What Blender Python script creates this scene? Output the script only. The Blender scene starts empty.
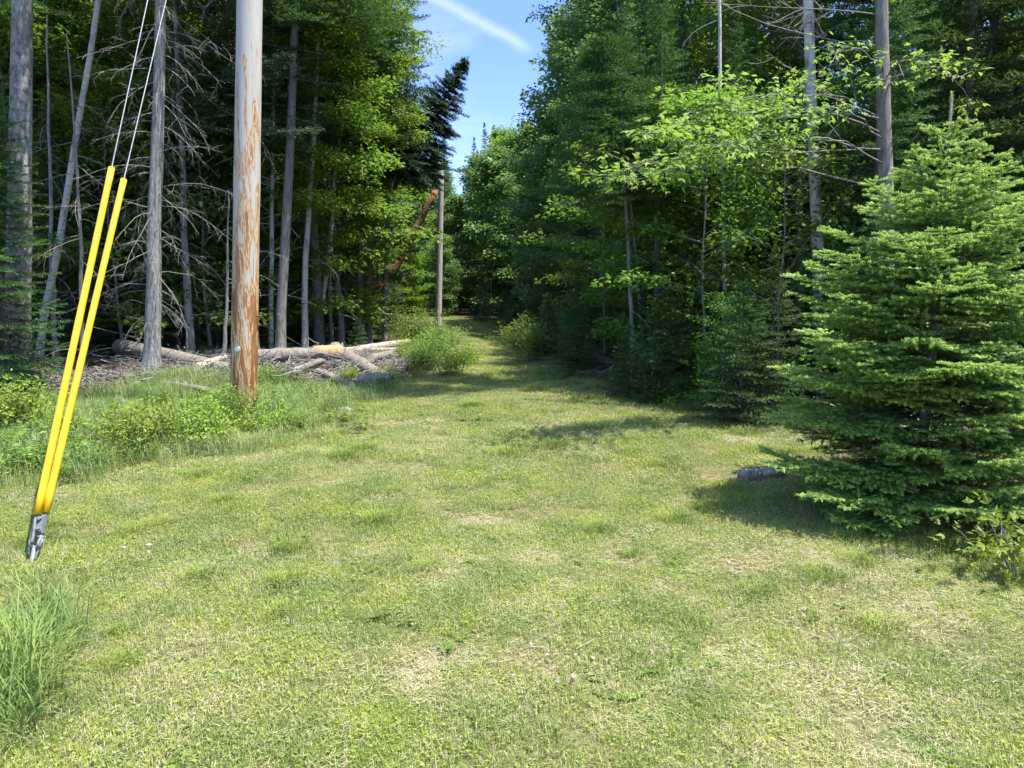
import bpy, math, random
import numpy as np
from mathutils import Vector

# ------------------------------------------------------------------ camera, sky, sun, exposure
sc = bpy.context.scene
COL = sc.collection
W, H_PX, F = 1024, 768, 745.0
CAM_Z, PITCH = 1.6, math.atan((384 - 288) / F)
cam_d = bpy.data.cameras.new('camera')
cam_d.sensor_width = 36.0
cam_d.lens = F / W * 36.0
cam_d.clip_end = 3000
cam = bpy.data.objects.new('camera', cam_d)
COL.objects.link(cam)
cam.location = (0, 0, CAM_Z)
cam.rotation_euler = (math.pi / 2 - PITCH, 0, 0)
sc.camera = cam

SUN_EL = math.radians(68)
SUN_XY = np.array([0.94, -0.34]); SUN_XY /= np.linalg.norm(SUN_XY)
sun_dir = Vector((SUN_XY[0] * math.cos(SUN_EL), SUN_XY[1] * math.cos(SUN_EL), math.sin(SUN_EL)))
SUN_STRENGTH, SKY_STRENGTH, EXPOSURE = 3.6, 0.150, 1.75


def pix_ray(px, py):
    fw = np.array([0, math.cos(PITCH), -math.sin(PITCH)])
    up = np.array([0, math.sin(PITCH), math.cos(PITCH)])
    d = fw * F + np.array([1.0, 0, 0]) * (px - 512) - up * (py - 384)
    return d / np.linalg.norm(d)


def g(px, py, z=0.0):                      # ground point seen at a pixel
    d = pix_ray(px, py)
    t = (z - CAM_Z) / d[2]
    return np.array([d[0] * t, d[1] * t, z])


def at(px, py, Y):                         # point seen at a pixel at distance Y
    d = pix_ray(px, py)
    t = Y / d[1]
    return np.array([d[0] * t, Y, CAM_Z + d[2] * t])


def proj(p):
    x, y, z = p[0], p[1], p[2] - CAM_Z
    dep = y * math.cos(PITCH) - z * math.sin(PITCH)
    v = y * math.sin(PITCH) + z * math.cos(PITCH)
    return 512 + F * x / dep, 384 - F * v / dep


world = bpy.data.worlds.new('World')
sc.world = world
world.use_nodes = True
wt = world.node_tree
wt.nodes.clear()


def N(t, typ, **kw):
    n = t.nodes.new(typ)
    for k, v in kw.items():
        setattr(n, k, v)
    return n


def setin(n, **kw):
    for k, v in kw.items():
        n.inputs[k.replace('_', ' ')].default_value = v
    return n


def math_n(t, op, a, b=None, c=None, clamp=False):
    n = N(t, 'ShaderNodeMath', operation=op, use_clamp=clamp)
    for i, v in enumerate((a, b, c)):
        if v is None:
            continue
        if isinstance(v, (int, float)):
            n.inputs[i].default_value = v
        else:
            t.links.new(v, n.inputs[i])
    return n.outputs[0]


def maprange(t, v, a, b, c=0.0, d=1.0, smooth=True):
    n = N(t, 'ShaderNodeMapRange', interpolation_type='SMOOTHSTEP' if smooth else 'LINEAR')
    t.links.new(v, n.inputs[0])
    for i, x in enumerate((a, b, c, d)):
        n.inputs[i + 1].default_value = x
    return n.outputs[0]


def mixc(t, f, a, b, mode='MIX'):
    n = N(t, 'ShaderNodeMix', data_type='RGBA', blend_type=mode)
    for idx, v in ((0, f), (6, a), (7, b)):
        if isinstance(v, (int, float)):
            n.inputs[idx].default_value = v
        elif isinstance(v, tuple):
            n.inputs[idx].default_value = v if len(v) == 4 else v + (1.0,)
        else:
            t.links.new(v, n.inputs[idx])
    return n.outputs[2]


sky = N(wt, 'ShaderNodeTexSky', sky_type='NISHITA', sun_disc=False)
sky.sun_elevation = SUN_EL
sky.sun_rotation = math.atan2(SUN_XY[0], SUN_XY[1])
sky.air_density = 1.0
sky.dust_density = 0.25
sky.ozone_density = 1.4
tc = N(wt, 'ShaderNodeTexCoord')
d1, d2 = pix_ray(425, -6), pix_ray(515, 42)
nrm = np.cross(d1, d2); nrm /= np.linalg.norm(nrm)
mid = (d1 + d2); mid /= np.linalg.norm(mid)
wob = setin(N(wt, 'ShaderNodeTexNoise'), Scale=26.0, Detail=4.0)
wt.links.new(tc.outputs['Generated'], wob.inputs['Vector'])
dn = N(wt, 'ShaderNodeVectorMath', operation='DOT_PRODUCT'); dn.inputs[1].default_value = tuple(nrm)
wt.links.new(tc.outputs['Generated'], dn.inputs[0])
dm = N(wt, 'ShaderNodeVectorMath', operation='DOT_PRODUCT'); dm.inputs[1].default_value = tuple(mid)
wt.links.new(tc.outputs['Generated'], dm.inputs[0])
off = math_n(wt, 'MULTIPLY_ADD', wob.outputs[0], 0.012, -0.006)
dist = math_n(wt, 'ABSOLUTE', math_n(wt, 'ADD', dn.outputs['Value'], off))
band = maprange(wt, dist, 0.013, -0.004)
band = math_n(wt, 'MULTIPLY', band, maprange(wt, dm.outputs['Value'], 0.9958, 0.9985))
cl = setin(N(wt, 'ShaderNodeTexNoise'), Scale=3.2, Detail=7.0, Roughness=0.6)
mp = N(wt, 'ShaderNodeMapping'); mp.inputs['Scale'].default_value = (1.0, 1.0, 3.0)
wt.links.new(tc.outputs['Generated'], mp.inputs[0]); wt.links.new(mp.outputs[0], cl.inputs['Vector'])
wisp = math_n(wt, 'MULTIPLY', maprange(wt, cl.outputs[0], 0.50, 0.75), 0.30)
cm = math_n(wt, 'MAXIMUM', math_n(wt, 'MULTIPLY', band, 0.5), wisp)
sz_ = N(wt, 'ShaderNodeSeparateXYZ'); wt.links.new(tc.outputs['Generated'], sz_.inputs[0])
hue = mixc(wt, maprange(wt, sz_.outputs[2], 0.30, 0.60), (0.40, 0.45, 0.66), (1.0, 1.02, 0.96))     # clear northern sky, deeper blue low down
skyc = mixc(wt, cm, mixc(wt, 1.0, sky.outputs[0], hue, 'MULTIPLY'), (2.3, 2.6, 3.1))
bg = N(wt, 'ShaderNodeBackground'); bg.inputs['Strength'].default_value = SKY_STRENGTH
wt.links.new(skyc, bg.inputs['Color'])
wo = N(wt, 'ShaderNodeOutputWorld'); wt.links.new(bg.outputs[0], wo.inputs['Surface'])

sun_d = bpy.data.lights.new('sun', 'SUN')
sun_d.energy = SUN_STRENGTH; sun_d.angle = math.radians(0.53); sun_d.color = (1.0, 0.955, 0.87)
sun = bpy.data.objects.new('sun', sun_d); COL.objects.link(sun)
sun.rotation_euler = (-sun_dir).to_track_quat('-Z', 'Y').to_euler()
sun.location = (8, -4, 20)

sc.view_settings.view_transform = 'Standard'
sc.view_settings.look = 'None'
sc.view_settings.exposure = EXPOSURE
sc.view_settings.gamma = 1
sc.view_settings.use_curve_mapping = False
sc.render.engine = 'CYCLES'
cy = sc.cycles
cy.max_bounces = 8; cy.diffuse_bounces = 5; cy.glossy_bounces = 2; cy.transmission_bounces = 6
cy.transparent_max_bounces = 4
cy.use_denoising = True
cy.sample_clamp_indirect = 4.0
cy.caustics_reflective = False; cy.caustics_refractive = False
sc.render.use_persistent_data = False

RNG = np.random.default_rng(7)

# ------------------------------------------------------------------ mesh accumulator
def unit(v):
    v = np.asarray(v, float)
    return v / np.maximum(np.linalg.norm(v, axis=-1, keepdims=True), 1e-9)


class Acc:
    def __init__(s):
        s.v, s.t, s.f, s.n = [], [], [], 0

    def add(s, verts, faces, tint=0.5, smooth=False):
        verts = np.asarray(verts, float).reshape(-1, 3)
        faces = np.asarray(faces, int)
        s.v.append(verts)
        tt = np.empty(len(verts)); tt[:] = tint
        s.t.append(tt)
        s.f.append((faces + s.n, smooth))
        s.n += len(verts)

    def tube(s, pts, rad, n=6, tint=0.5, cap=True):
        pts = np.asarray(pts, float); m = len(pts)
        rad = np.broadcast_to(np.asarray(rad, float), (m,))
        tan = unit(np.gradient(pts, axis=0))
        ref = np.array([1.0, 0.13, 0.07]) if abs(tan[0][0]) < 0.8 else np.array([0.07, 0.13, 1.0])
        a = unit(np.cross(tan, ref)); b = np.cross(tan, a)
        th = np.arange(n) * 2 * math.pi / n
        ring = pts[:, None] + rad[:, None, None] * (np.cos(th)[None, :, None] * a[:, None] + np.sin(th)[None, :, None] * b[:, None])
        i = np.arange(m - 1)[:, None] * n; j = np.arange(n)[None]; k = (j + 1) % n
        fc = np.stack([i + j, i + k, i + n + k, i + n + j], -1).reshape(-1, 4)
        base = s.n
        s.add(ring.reshape(-1, 3), fc, tint, True)
        if cap:
            s.f.append((np.array([np.arange(n)[::-1] + base]), False))
            s.f.append((np.array([np.arange(n) + base + (m - 1) * n]), False))

    def blades(s, P, D, Nn, L, Wd, tint, fold=0.0, droop=0.0):     # rhombus leaves / needles
        P = np.asarray(P); k = len(P)
        if k == 0:
            return
        D = unit(D); S = unit(np.cross(D, Nn)); U = np.cross(S, D)
        L = np.broadcast_to(L, (k,))[:, None]; Wd = np.broadcast_to(Wd, (k,))[:, None]
        q = np.stack([P, P + D * L * 0.45 + S * Wd * 0.5 + U * fold * Wd,
                      P + D * L - U * droop * L, P + D * L * 0.45 - S * Wd * 0.5 + U * fold * Wd], 1)
        f = np.arange(k * 4).reshape(k, 4)
        s.add(q.reshape(-1, 3), f, np.repeat(np.broadcast_to(tint, (k,)), 4))

    def tris(s, P, D, Nn, L, Wd, tint):
        P = np.asarray(P); k = len(P)
        if k == 0:
            return
        D = unit(D); S = unit(np.cross(D, Nn))
        L = np.broadcast_to(L, (k,))[:, None]; Wd = np.broadcast_to(Wd, (k,))[:, None]
        q = np.stack([P + S * Wd * .5, P - S * Wd * .5, P + D * L], 1)
        s.add(q.reshape(-1, 3), np.arange(k * 3).reshape(k, 3), np.repeat(np.broadcast_to(tint, (k,)), 3))

    def lobed(s, P, D, Nn, L, tint):                                # maple-like leaf, 8-point outline
        P = np.asarray(P); k = len(P)
        if k == 0:
            return
        D = unit(D); S = unit(np.cross(D, Nn)); U = np.cross(S, D)
        o = np.array([[0, 0, 0], [.12, .30, -.03], [.42, .52, -.10], [.46, .20, .03], [1.0, 0, -.12], [.46, -.20, .03], [.42, -.52, -.10], [.12, -.30, -.03]])
        L = np.broadcast_to(L, (k,))[:, None, None]
        q = P[:, None] + L * (o[None, :, 0:1] * D[:, None] + o[None, :, 1:2] * S[:, None] + o[None, :, 2:3] * U[:, None])
        b = (np.arange(k) * 8)[:, None]
        f = np.concatenate([b + np.array([[0, 1, 2, 3]]), b + np.array([[0, 3, 4, 5]]), b + np.array([[0, 5, 6, 7]])])
        s.add(q.reshape(-1, 3), f, np.repeat(np.broadcast_to(tint, (k,)), 8))

    def grass(s, P, az, hgt, wd, bend, tint):                       # curved blades, quad + tri
        k = len(P)
        d = np.stack([np.cos(az), np.sin(az), 0 * az], 1)
        sd = np.stack([-np.sin(az), np.cos(az), 0 * az], 1)
        z = np.array([0, 0, 1.0])
        h = hgt[:, None]; w = wd[:, None]; b = bend[:, None]
        m = P + z * h * .6 * (1 - .3 * b) + d * h * .25 * b
        tip = P + z * h * (1 - .62 * b) + d * h * .85 * b
        q = np.stack([P + sd * w * .5, P - sd * w * .5, m + sd * w * .4, m - sd * w * .4, tip], 1)
        o = (np.arange(k) * 5)[:, None]
        base = s.n
        s.add(q.reshape(-1, 3), o + np.array([[0, 1, 3, 2]]), np.repeat(tint, 5))
        s.f.append((o + np.array([[2, 3, 4]]) + base, False))

    def mesh(s, name, mat):
        v = np.concatenate(s.v); t = np.concatenate(s.t)
        me = bpy.data.meshes.new(name)
        me.vertices.add(len(v)); me.vertices.foreach_set('co', v.astype(np.float32).ravel())
        loops = np.concatenate([f.ravel() for f, _ in s.f])
        tot = np.concatenate([np.full(len(f), f.shape[1]) for f, _ in s.f])
        sm = np.concatenate([np.full(len(f), k) for f, k in s.f])
        me.loops.add(len(loops)); me.loops.foreach_set('vertex_index', loops.astype(np.int32))
        me.polygons.add(len(tot))
        me.polygons.foreach_set('loop_start', (np.cumsum(tot) - tot).astype(np.int32))
        me.polygons.foreach_set('loop_total', tot.astype(np.int32))
        me.polygons.foreach_set('use_smooth', sm)
        at_ = me.attributes.new('tint', 'FLOAT', 'POINT'); at_.data.foreach_set('value', t.astype(np.float32))
        me.materials.append(mat)
        me.update(calc_edges=True)
        return me


def link(name, me, parent=None, loc=None):
    o = bpy.data.objects.new(name, me); COL.objects.link(o)
    if parent is not None:
        o.parent = parent
    if loc is not None:
        o.location = loc
    return o


def tag(o, label, cat, group=None, kind=None):
    if label: o['label'] = label
    if cat: o['category'] = cat
    if group: o['group'] = group
    if kind: o['kind'] = kind
    return o


def empty(name, loc=(0, 0, 0), rz=0.0):
    o = bpy.data.objects.new(name, None); COL.objects.link(o)
    o.location = loc; o.rotation_euler = (0, 0, rz); o.empty_display_size = 0.2
    return o


# ------------------------------------------------------------------ materials
def newmat(name):
    m = bpy.data.materials.new(name); m.use_nodes = True
    t = m.node_tree; t.nodes.clear()
    return m, t


def out(t, sh, disp=None):
    o = N(t, 'ShaderNodeOutputMaterial'); t.links.new(sh, o.inputs['Surface'])


def principled(t, col, rough=0.7, spec=0.3, metal=0.0, normal=None):
    p = N(t, 'ShaderNodeBsdfPrincipled')
    if isinstance(col, tuple): p.inputs['Base Color'].default_value = col + (1.0,)
    else: t.links.new(col, p.inputs['Base Color'])
    if isinstance(rough, (int, float)): p.inputs['Roughness'].default_value = rough
    else: t.links.new(rough, p.inputs['Roughness'])
    p.inputs['Specular IOR Level'].default_value = spec
    p.inputs['Metallic'].default_value = metal
    if normal is not None: t.links.new(normal, p.inputs['Normal'])
    return p.outputs[0]


def noise(t, vec, scale, detail=4.0, rough=0.55):
    n = setin(N(t, 'ShaderNodeTexNoise'), Scale=scale, Detail=detail, Roughness=rough)
    if vec is not None: t.links.new(vec, n.inputs['Vector'])
    return n.outputs[0]


def mapping(t, vec, scale):
    m = N(t, 'ShaderNodeMapping'); m.inputs['Scale'].default_value = scale
    t.links.new(vec, m.inputs[0]); return m.outputs[0]


def ramp(t, fac, stops):
    r = N(t, 'ShaderNodeValToRGB')
    e = r.color_ramp.elements
    while len(e) < len(stops): e.new(0.5)
    for i, (p, c) in enumerate(stops):
        e[i].position = p; e[i].color = c + (1.0,)
    t.links.new(fac, r.inputs[0]); return r.outputs[0]


def bump(t, h, strength=0.5, dist=0.02):
    b = setin(N(t, 'ShaderNodeBump'), Strength=strength, Distance=dist)
    t.links.new(h, b.inputs['Height']); return b.outputs[0]


def attr(t, name='tint'):
    a = N(t, 'ShaderNodeAttribute'); a.attribute_name = name
    return a.outputs['Fac']


def leaf_mat(name, dark, light, trans, tfac=0.35, rough=0.5, spec=0.3, objvar=0.25):
    m, t = newmat(name)
    a = attr(t)
    oi = N(t, 'ShaderNodeObjectInfo')
    col = mixc(t, a, dark, light)
    hs = N(t, 'ShaderNodeHueSaturation')
    t.links.new(maprange(t, oi.outputs['Random'], 0, 1, 0.485, 0.515, False), hs.inputs['Hue'])
    t.links.new(maprange(t, oi.outputs['Random'], 0, 1, 1 - objvar, 1 + objvar, False), hs.inputs['Value'])
    t.links.new(col, hs.inputs['Color'])
    p = principled(t, hs.outputs[0], rough, spec)
    tr = N(t, 'ShaderNodeBsdfTranslucent')
    t.links.new(mixc(t, 0.5, hs.outputs[0], trans), tr.inputs['Color'])
    mx = N(t, 'ShaderNodeMixShader'); mx.inputs[0].default_value = tfac
    t.links.new(p, mx.inputs[1]); t.links.new(tr.outputs[0], mx.inputs[2])
    out(t, mx.outputs[0]); return m


def bark_mat(name, dark, light, scale=6.0, zs=0.25, lichen=None):
    m, t = newmat(name)
    tcx = N(t, 'ShaderNodeTexCoord')
    v = mapping(t, tcx.outputs['Object'], (scale, scale, scale * zs))
    n1 = noise(t, v, 3.0, 6.0, 0.65); n2 = noise(t, tcx.outputs['Object'], 2.3, 3.0)
    col = ramp(t, n1, [(0.30, dark), (0.62, light)])
    col = mixc(t, maprange(t, n2, 0.35, 0.7, 0.0, 0.5), col, lichen or tuple(c * .75 for c in light))
    out(t, principled(t, col, 0.9, 0.1, normal=bump(t, n1, 0.8, 0.03))); return m


def birch_mat():
    m, t = newmat('birch_bark')
    tcx = N(t, 'ShaderNodeTexCoord')
    v = mapping(t, tcx.outputs['Object'], (5, 5, 38))
    n1 = noise(t, v, 1.2, 4.0, 0.6)
    n2 = noise(t, mapping(t, tcx.outputs['Object'], (3, 3, 1.1)), 2.0, 4.0)
    col = mixc(t, maprange(t, n1, 0.56, 0.68), (0.50, 0.48, 0.43), (0.10, 0.09, 0.08))
    col = mixc(t, maprange(t, n2, 0.5, 0.72), col, (0.13, 0.125, 0.11))
    out(t, principled(t, col, 0.7, 0.2, normal=bump(t, n1, 0.3, 0.01))); return m


M = {}
M['maple'] = leaf_mat('maple_leaf', (0.085, 0.170, 0.022), (0.175, 0.285, 0.038), (0.30, 0.46, 0.03), 0.48)
M['beech'] = leaf_mat('broad_leaf', (0.065, 0.135, 0.022), (0.125, 0.220, 0.036), (0.22, 0.36, 0.03), 0.45)
M['poplar'] = leaf_mat('poplar_leaf', (0.095, 0.180, 0.048), (0.175, 0.280, 0.085), (0.22, 0.36, 0.07), 0.42)
M['grey_leaf'] = leaf_mat('grey_green_leaf', (0.085, 0.135, 0.055), (0.150, 0.205, 0.090), (0.18, 0.28, 0.08), 0.38)
M['fir'] = leaf_mat('fir_needles', (0.036, 0.082, 0.026), (0.100, 0.185, 0.054), (0.12, 0.22, 0.04), 0.25, 0.55, 0.25)
M['dark_spruce'] = leaf_mat('dark_spruce_needles', (0.026, 0.060, 0.034), (0.075, 0.135, 0.070), (0.06, 0.12, 0.05), 0.2, 0.55, 0.25)
M['young'] = leaf_mat('young_spruce_needles', (0.046, 0.100, 0.026), (0.42, 0.54, 0.150), (0.44, 0.58, 0.12), 0.38, 0.5, 0.3, 0.0)
M['shrub'] = leaf_mat('shrub_leaf', (0.135, 0.205, 0.024), (0.28, 0.36, 0.048), (0.24, 0.36, 0.03), 0.38)
M['weed'] = leaf_mat('weed_leaf', (0.095, 0.170, 0.028), (0.20, 0.295, 0.050), (0.2, 0.32, 0.04), 0.35)
M['sunlit_maple'] = leaf_mat('sunlit_maple_leaf', (0.13, 0.235, 0.034), (0.24, 0.37, 0.070), (0.38, 0.56, 0.08), 0.48, 0.45, 0.35)  # lighter copy of the maple leaf; the bough's sun glow is put into its colour
M['rust'] = leaf_mat('dead_needles', (0.10, 0.04, 0.02), (0.17, 0.075, 0.035), (0.2, 0.08, 0.02), 0.2)
M['bark'] = bark_mat('grey_bark', (0.075, 0.068, 0.060), (0.26, 0.245, 0.225), 7, 0.22)
M['bark_pale'] = bark_mat('pale_bark', (0.14, 0.130, 0.115), (0.36, 0.345, 0.315), 7, 0.3)
M['bark_dark'] = bark_mat('dark_bark', (0.040, 0.034, 0.029), (0.13, 0.115, 0.098), 8, 0.25)
M['dead'] = bark_mat('dead_wood', (0.13, 0.12, 0.108), (0.30, 0.283, 0.255), 9, 0.3)
M['log'] = bark_mat('log_bark', (0.075, 0.063, 0.05), (0.27, 0.24, 0.205), 8, 0.25)
M['log_pale'] = bark_mat('bare_log', (0.17, 0.145, 0.11), (0.43, 0.385, 0.32), 9, 0.2)
M['birch'] = birch_mat()
M['old_birch'] = bark_mat('old_birch_bark', (0.09, 0.085, 0.076), (0.42, 0.405, 0.375), 6, .6, (0.12, 0.115, 0.10))


def simple(name, col, rough=0.6, spec=0.3, metal=0.0, var=0.2, scale=12.0):
    m, t = newmat(name)
    tcx = N(t, 'ShaderNodeTexCoord')
    n = noise(t, tcx.outputs['Object'], scale, 5.0)
    c = mixc(t, maprange(t, n, 0.3, 0.7), tuple(x * (1 - var) for x in col), tuple(min(1, x * (1 + var)) for x in col))
    out(t, principled(t, c, rough, spec, metal, bump(t, n, 0.15, 0.01))); return m


M['yellow'] = simple('yellow_plastic', (0.72, 0.42, 0.010), 0.42, 0.4, 0, 0.14, 9)
M['galv'] = simple('galvanised_steel', (0.21, 0.22, 0.23), 0.55, 0.4, 0.35, 0.25, 60)
M['tag'] = simple('tag_metal', (0.62, 0.63, 0.62), 0.4, 0.5, 0.6, 0.1, 40)
M['bolt'] = simple('rusty_bolt', (0.12, 0.085, 0.06), 0.7, 0.3, 0.4, 0.3, 40)
M['cut'] = simple('cut_wood', (0.42, 0.24, 0.13), 0.85, 0.1, 0, 0.25, 18)
M['cut_pale'] = simple('pale_cut_wood', (0.60, 0.49, 0.34), 0.85, 0.1, 0, 0.2, 18)
M['rock'] = simple('rock_grey', (0.17, 0.165, 0.16), 0.9, 0.2, 0, 0.4, 14)
M['orange_wood'] = bark_mat('orange_peeled_wood', (0.11, 0.055, 0.030), (0.30, 0.165, 0.090), 7, 0.12)
M['stub_wood'] = bark_mat('grey_pole_wood', (0.24, 0.225, 0.20), (0.44, 0.42, 0.39), 9, 0.08)


def pole_mat():
    m, t = newmat('peeled_pole_wood')
    tcx = N(t, 'ShaderNodeTexCoord')
    sx = N(t, 'ShaderNodeSeparateXYZ'); t.links.new(tcx.outputs['Object'], sx.inputs[0])
    z = sx.outputs[2]
    nz = noise(t, mapping(t, tcx.outputs['Object'], (13.0, 13.0, 1.9)), 1.0, 4.0, 0.55)
    grain = noise(t, mapping(t, tcx.outputs['Object'], (55, 55, 1.6)), 1.0, 5.0, 0.6)
    fine = noise(t, mapping(t, tcx.outputs['Object'], (20, 20, 3.5)), 1.0, 4.0)
    sh = maprange(t, z, 0.3, 4.8, 0.13, -0.12, False)
    f = math_n(t, 'ADD', nz, math_n(t, 'MULTIPLY', math_n(t, 'SUBTRACT', fine, 0.5), 0.10))
    f = math_n(t, 'SUBTRACT', f, sh)
    # bands: brown patch, dark rim, cream contour line, grey weathered wood
    col = ramp(t, f, [(0.0, (0.15, 0.055, 0.016)), (0.33, (0.24, 0.095, 0.028)), (0.40, (0.32, 0.14, 0.048)), (0.415, (0.50, 0.35, 0.19)),
                      (0.450, (0.50, 0.36, 0.20)), (0.465, (0.34, 0.17, 0.065)), (0.50, (0.33, 0.17, 0.07)), (0.515, (0.44, 0.36, 0.26)), (0.60, (0.43, 0.40, 0.355))])
    col = mixc(t, maprange(t, grain, 0.45, 0.75, 0.0, 0.45), col, (0.30, 0.26, 0.21), 'MIX')
    crack = noise(t, mapping(t, tcx.outputs['Object'], (26, 26, .55)), 1.0, 5.0, 0.6)
    streak = noise(t, mapping(t, tcx.outputs['Object'], (16, 16, .5)), 1.0, 3.0)
    col = mixc(t, math_n(t, 'MULTIPLY', maprange(t, streak, 0.35, 0.7, 0.0, 0.5), maprange(t, z, 0.9, 3.2)), col, (0.50, 0.49, 0.46))
    col = mixc(t, maprange(t, crack, 0.62, 0.68, 0.0, 0.8), col, (0.09, 0.07, 0.055))
    foot_tone = maprange(t, math_n(t, 'ADD', z, math_n(t, 'MULTIPLY', nz, 0.6)), 0.45, 0.95, 0.65, 0.0)  # darker brown towards the foot of the pole
    col = mixc(t, foot_tone, col, (0.12, 0.045, 0.015))
    out(t, principled(t, col, 0.75, 0.2, normal=bump(t, grain, 0.4, 0.006))); return m


M['pole'] = pole_mat()

# ------------------------------------------------------------------ terrain
XL = np.array([[-2, -3.0], [2, -3.2], [3.3, -3.9], [4.2, -4.6], [5.6, -5.0], [6.3, -4.0], [7.2, -2.95], [8, -2.75], [9.2, -2.85], [10, -2.75], [12.3, -1.95], [15, -0.95], [19, -1.0], [28, -2.15], [35, -4.2], [45, -8.5], [60, -16], [90, -42], [2000, -2500]])
XR = np.array([[-2, 6], [2, 5.0], [3.3, 3.6], [4.3, 2.85], [6.5, 2.5], [8.4, 2.75], [11, 1.9], [14, 1.15], [17.8, 0.5], [25, -0.6], [35, -2.0], [45, -4.8], [60, -11], [90, -37], [2000, -2495]])


def xl(y): return np.interp(y, XL[:, 0], XL[:, 1])
def xr(y): return np.interp(y, XR[:, 0], XR[:, 1])


def hgt(x, y):
    x = np.asarray(x, float); y = np.asarray(y, float)
    h = 0.025 * np.sin(x * 1.3 + 0.7 * y) + 0.02 * np.sin(0.9 * x - 1.7 * y + 1) + 0.012 * np.sin(3.1 * x + 2.2 * y)
    dl = xl(y) - x
    h = h + 0.22 * np.exp(-((y - 13.5) / 2.2) ** 2) * np.clip((dl - 0.4) / 1.5, 0, 1)       # slash bank on the left
    h = h - 0.05 * np.exp(-((x - (xr(y) - 0.45)) / 0.22) ** 2) * np.clip((y - 10) / 2, 0, 1)  # wheel rut
    far = np.clip((np.hypot(x, y) - 60) / 40, 0, 1)
    return h * (1 - far)


def hz(x, y): return float(hgt(x, y))


def ground():
    def axis(lo, hi, fine_lo, fine_hi, step):
        a = np.arange(fine_lo, fine_hi, step)
        l = fine_lo - np.geomspace(step, fine_lo - lo, 26)[::-1]
        r = fine_hi + np.geomspace(step, hi - fine_hi, 26)
        return np.unique(np.concatenate([l, a, r]))
    xs = axis(-900, 900, -14, 10, 0.16); ys = axis(-300, 1500, 1.0, 40, 0.18)
    X, Y = np.meshgrid(xs, ys)
    Z = hgt(X, Y)
    a = Acc()
    nx, ny = len(xs), len(ys)
    i = np.arange(ny - 1)[:, None] * nx; j = np.arange(nx - 1)[None]
    f = np.stack([i + j, i + j + 1, i + nx + j + 1, i + nx + j], -1).reshape(-1, 4)
    dl = np.minimum(X - xl(Y), xr(Y) - X)
    mask = np.clip(0.5 + dl / 0.9, 0, 1)
    a.add(np.stack([X, Y, Z], -1).reshape(-1, 3), f, mask.ravel(), True)
    m, t = newmat('ground_soil')
    geo = N(t, 'ShaderNodeNewGeometry'); pos = geo.outputs['Position']
    n1 = noise(t, pos, 1.3, 6, 0.6); n2 = noise(t, pos, 22.0, 6, 0.7); n3 = noise(t, pos, 110.0, 3, 0.6)
    thatch = ramp(t, n2, [(0.28, (0.06, 0.052, 0.026)), (0.5, (0.17, 0.145, 0.075)), (0.72, (0.32, 0.275, 0.16))])
    green = ramp(t, n2, [(0.28, (0.05, 0.06, 0.022)), (0.7, (0.20, 0.205, 0.085))])
    lawn = mixc(t, maprange(t, n1, 0.42, 0.62), green, thatch)
    litter = ramp(t, n2, [(0.25, (0.02, 0.015, 0.010)), (0.5, (0.065, 0.048, 0.030)), (0.66, (0.13, 0.098, 0.062)), (0.8, (0.24, 0.19, 0.13))])
    edge = math_n(t, 'ADD', attr(t), math_n(t, 'MULTIPLY', math_n(t, 'SUBTRACT', n1, 0.5), 0.8))
    col = mixc(t, maprange(t, edge, 0.35, 0.6), litter, lawn)
    col = mixc(t, 0.35, col, n3, 'OVERLAY')
    out(t, principled(t, col, 0.95, 0.05, normal=bump(t, n2, 0.9, 0.03)))
    o = link('ground', a.mesh('ground', m)); o['kind'] = 'structure'
    return o


ground()

# ------------------------------------------------------------------ scatter for uncountable ground cover
def scatter(name, pts, rots, scl, idx, protos, label, cat):
    col = bpy.data.collections.new(name + '_kinds')
    for i, me in enumerate(protos):
        o = bpy.data.objects.new('%s_kind_%02d' % (name, i), me); col.objects.link(o)
    me = bpy.data.meshes.new(name)
    me.vertices.add(len(pts)); me.vertices.foreach_set('co', np.asarray(pts, np.float32).ravel())
    me.attributes.new('rot', 'FLOAT_VECTOR', 'POINT').data.foreach_set('vector', np.asarray(rots, np.float32).ravel())
    me.attributes.new('scl', 'FLOAT', 'POINT').data.foreach_set('value', np.asarray(scl, np.float32))
    me.attributes.new('idx', 'INT', 'POINT').data.foreach_set('value', np.asarray(idx, np.int32))
    o = link(name, me)
    ng = bpy.data.node_groups.new(name + '_nodes', 'GeometryNodeTree')
    ng.interface.new_socket('Geometry', in_out='INPUT', socket_type='NodeSocketGeometry')
    ng.interface.new_socket('Geometry', in_out='OUTPUT', socket_type='NodeSocketGeometry')
    gi = ng.nodes.new('NodeGroupInput'); go = ng.nodes.new('NodeGroupOutput')
    ip = ng.nodes.new('GeometryNodeInstanceOnPoints')
    ci = ng.nodes.new('GeometryNodeCollectionInfo')
    ci.inputs['Collection'].default_value = col
    ci.inputs['Separate Children'].default_value = True; ci.inputs['Reset Children'].default_value = True
    ip.inputs['Pick Instance'].default_value = True

    def na(nm, ty):
        n = ng.nodes.new('GeometryNodeInputNamedAttribute'); n.data_type = ty; n.inputs[0].default_value = nm
        return n.outputs[0]
    L = ng.links.new
    L(gi.outputs[0], ip.inputs['Points']); L(ci.outputs[0], ip.inputs['Instance'])
    L(na('idx', 'INT'), ip.inputs['Instance Index'])
    e2r = ng.nodes.new('FunctionNodeEulerToRotation'); L(na('rot', 'FLOAT_VECTOR'), e2r.inputs[0])
    L(e2r.outputs[0], ip.inputs['Rotation'])
    L(na('scl', 'FLOAT'), ip.inputs['Scale'])
    L(ip.outputs[0], go.inputs[0])
    md = o.modifiers.new('scatter', 'NODES'); md.node_group = ng
    tag(o, label, cat, kind='stuff')
    return o


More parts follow.
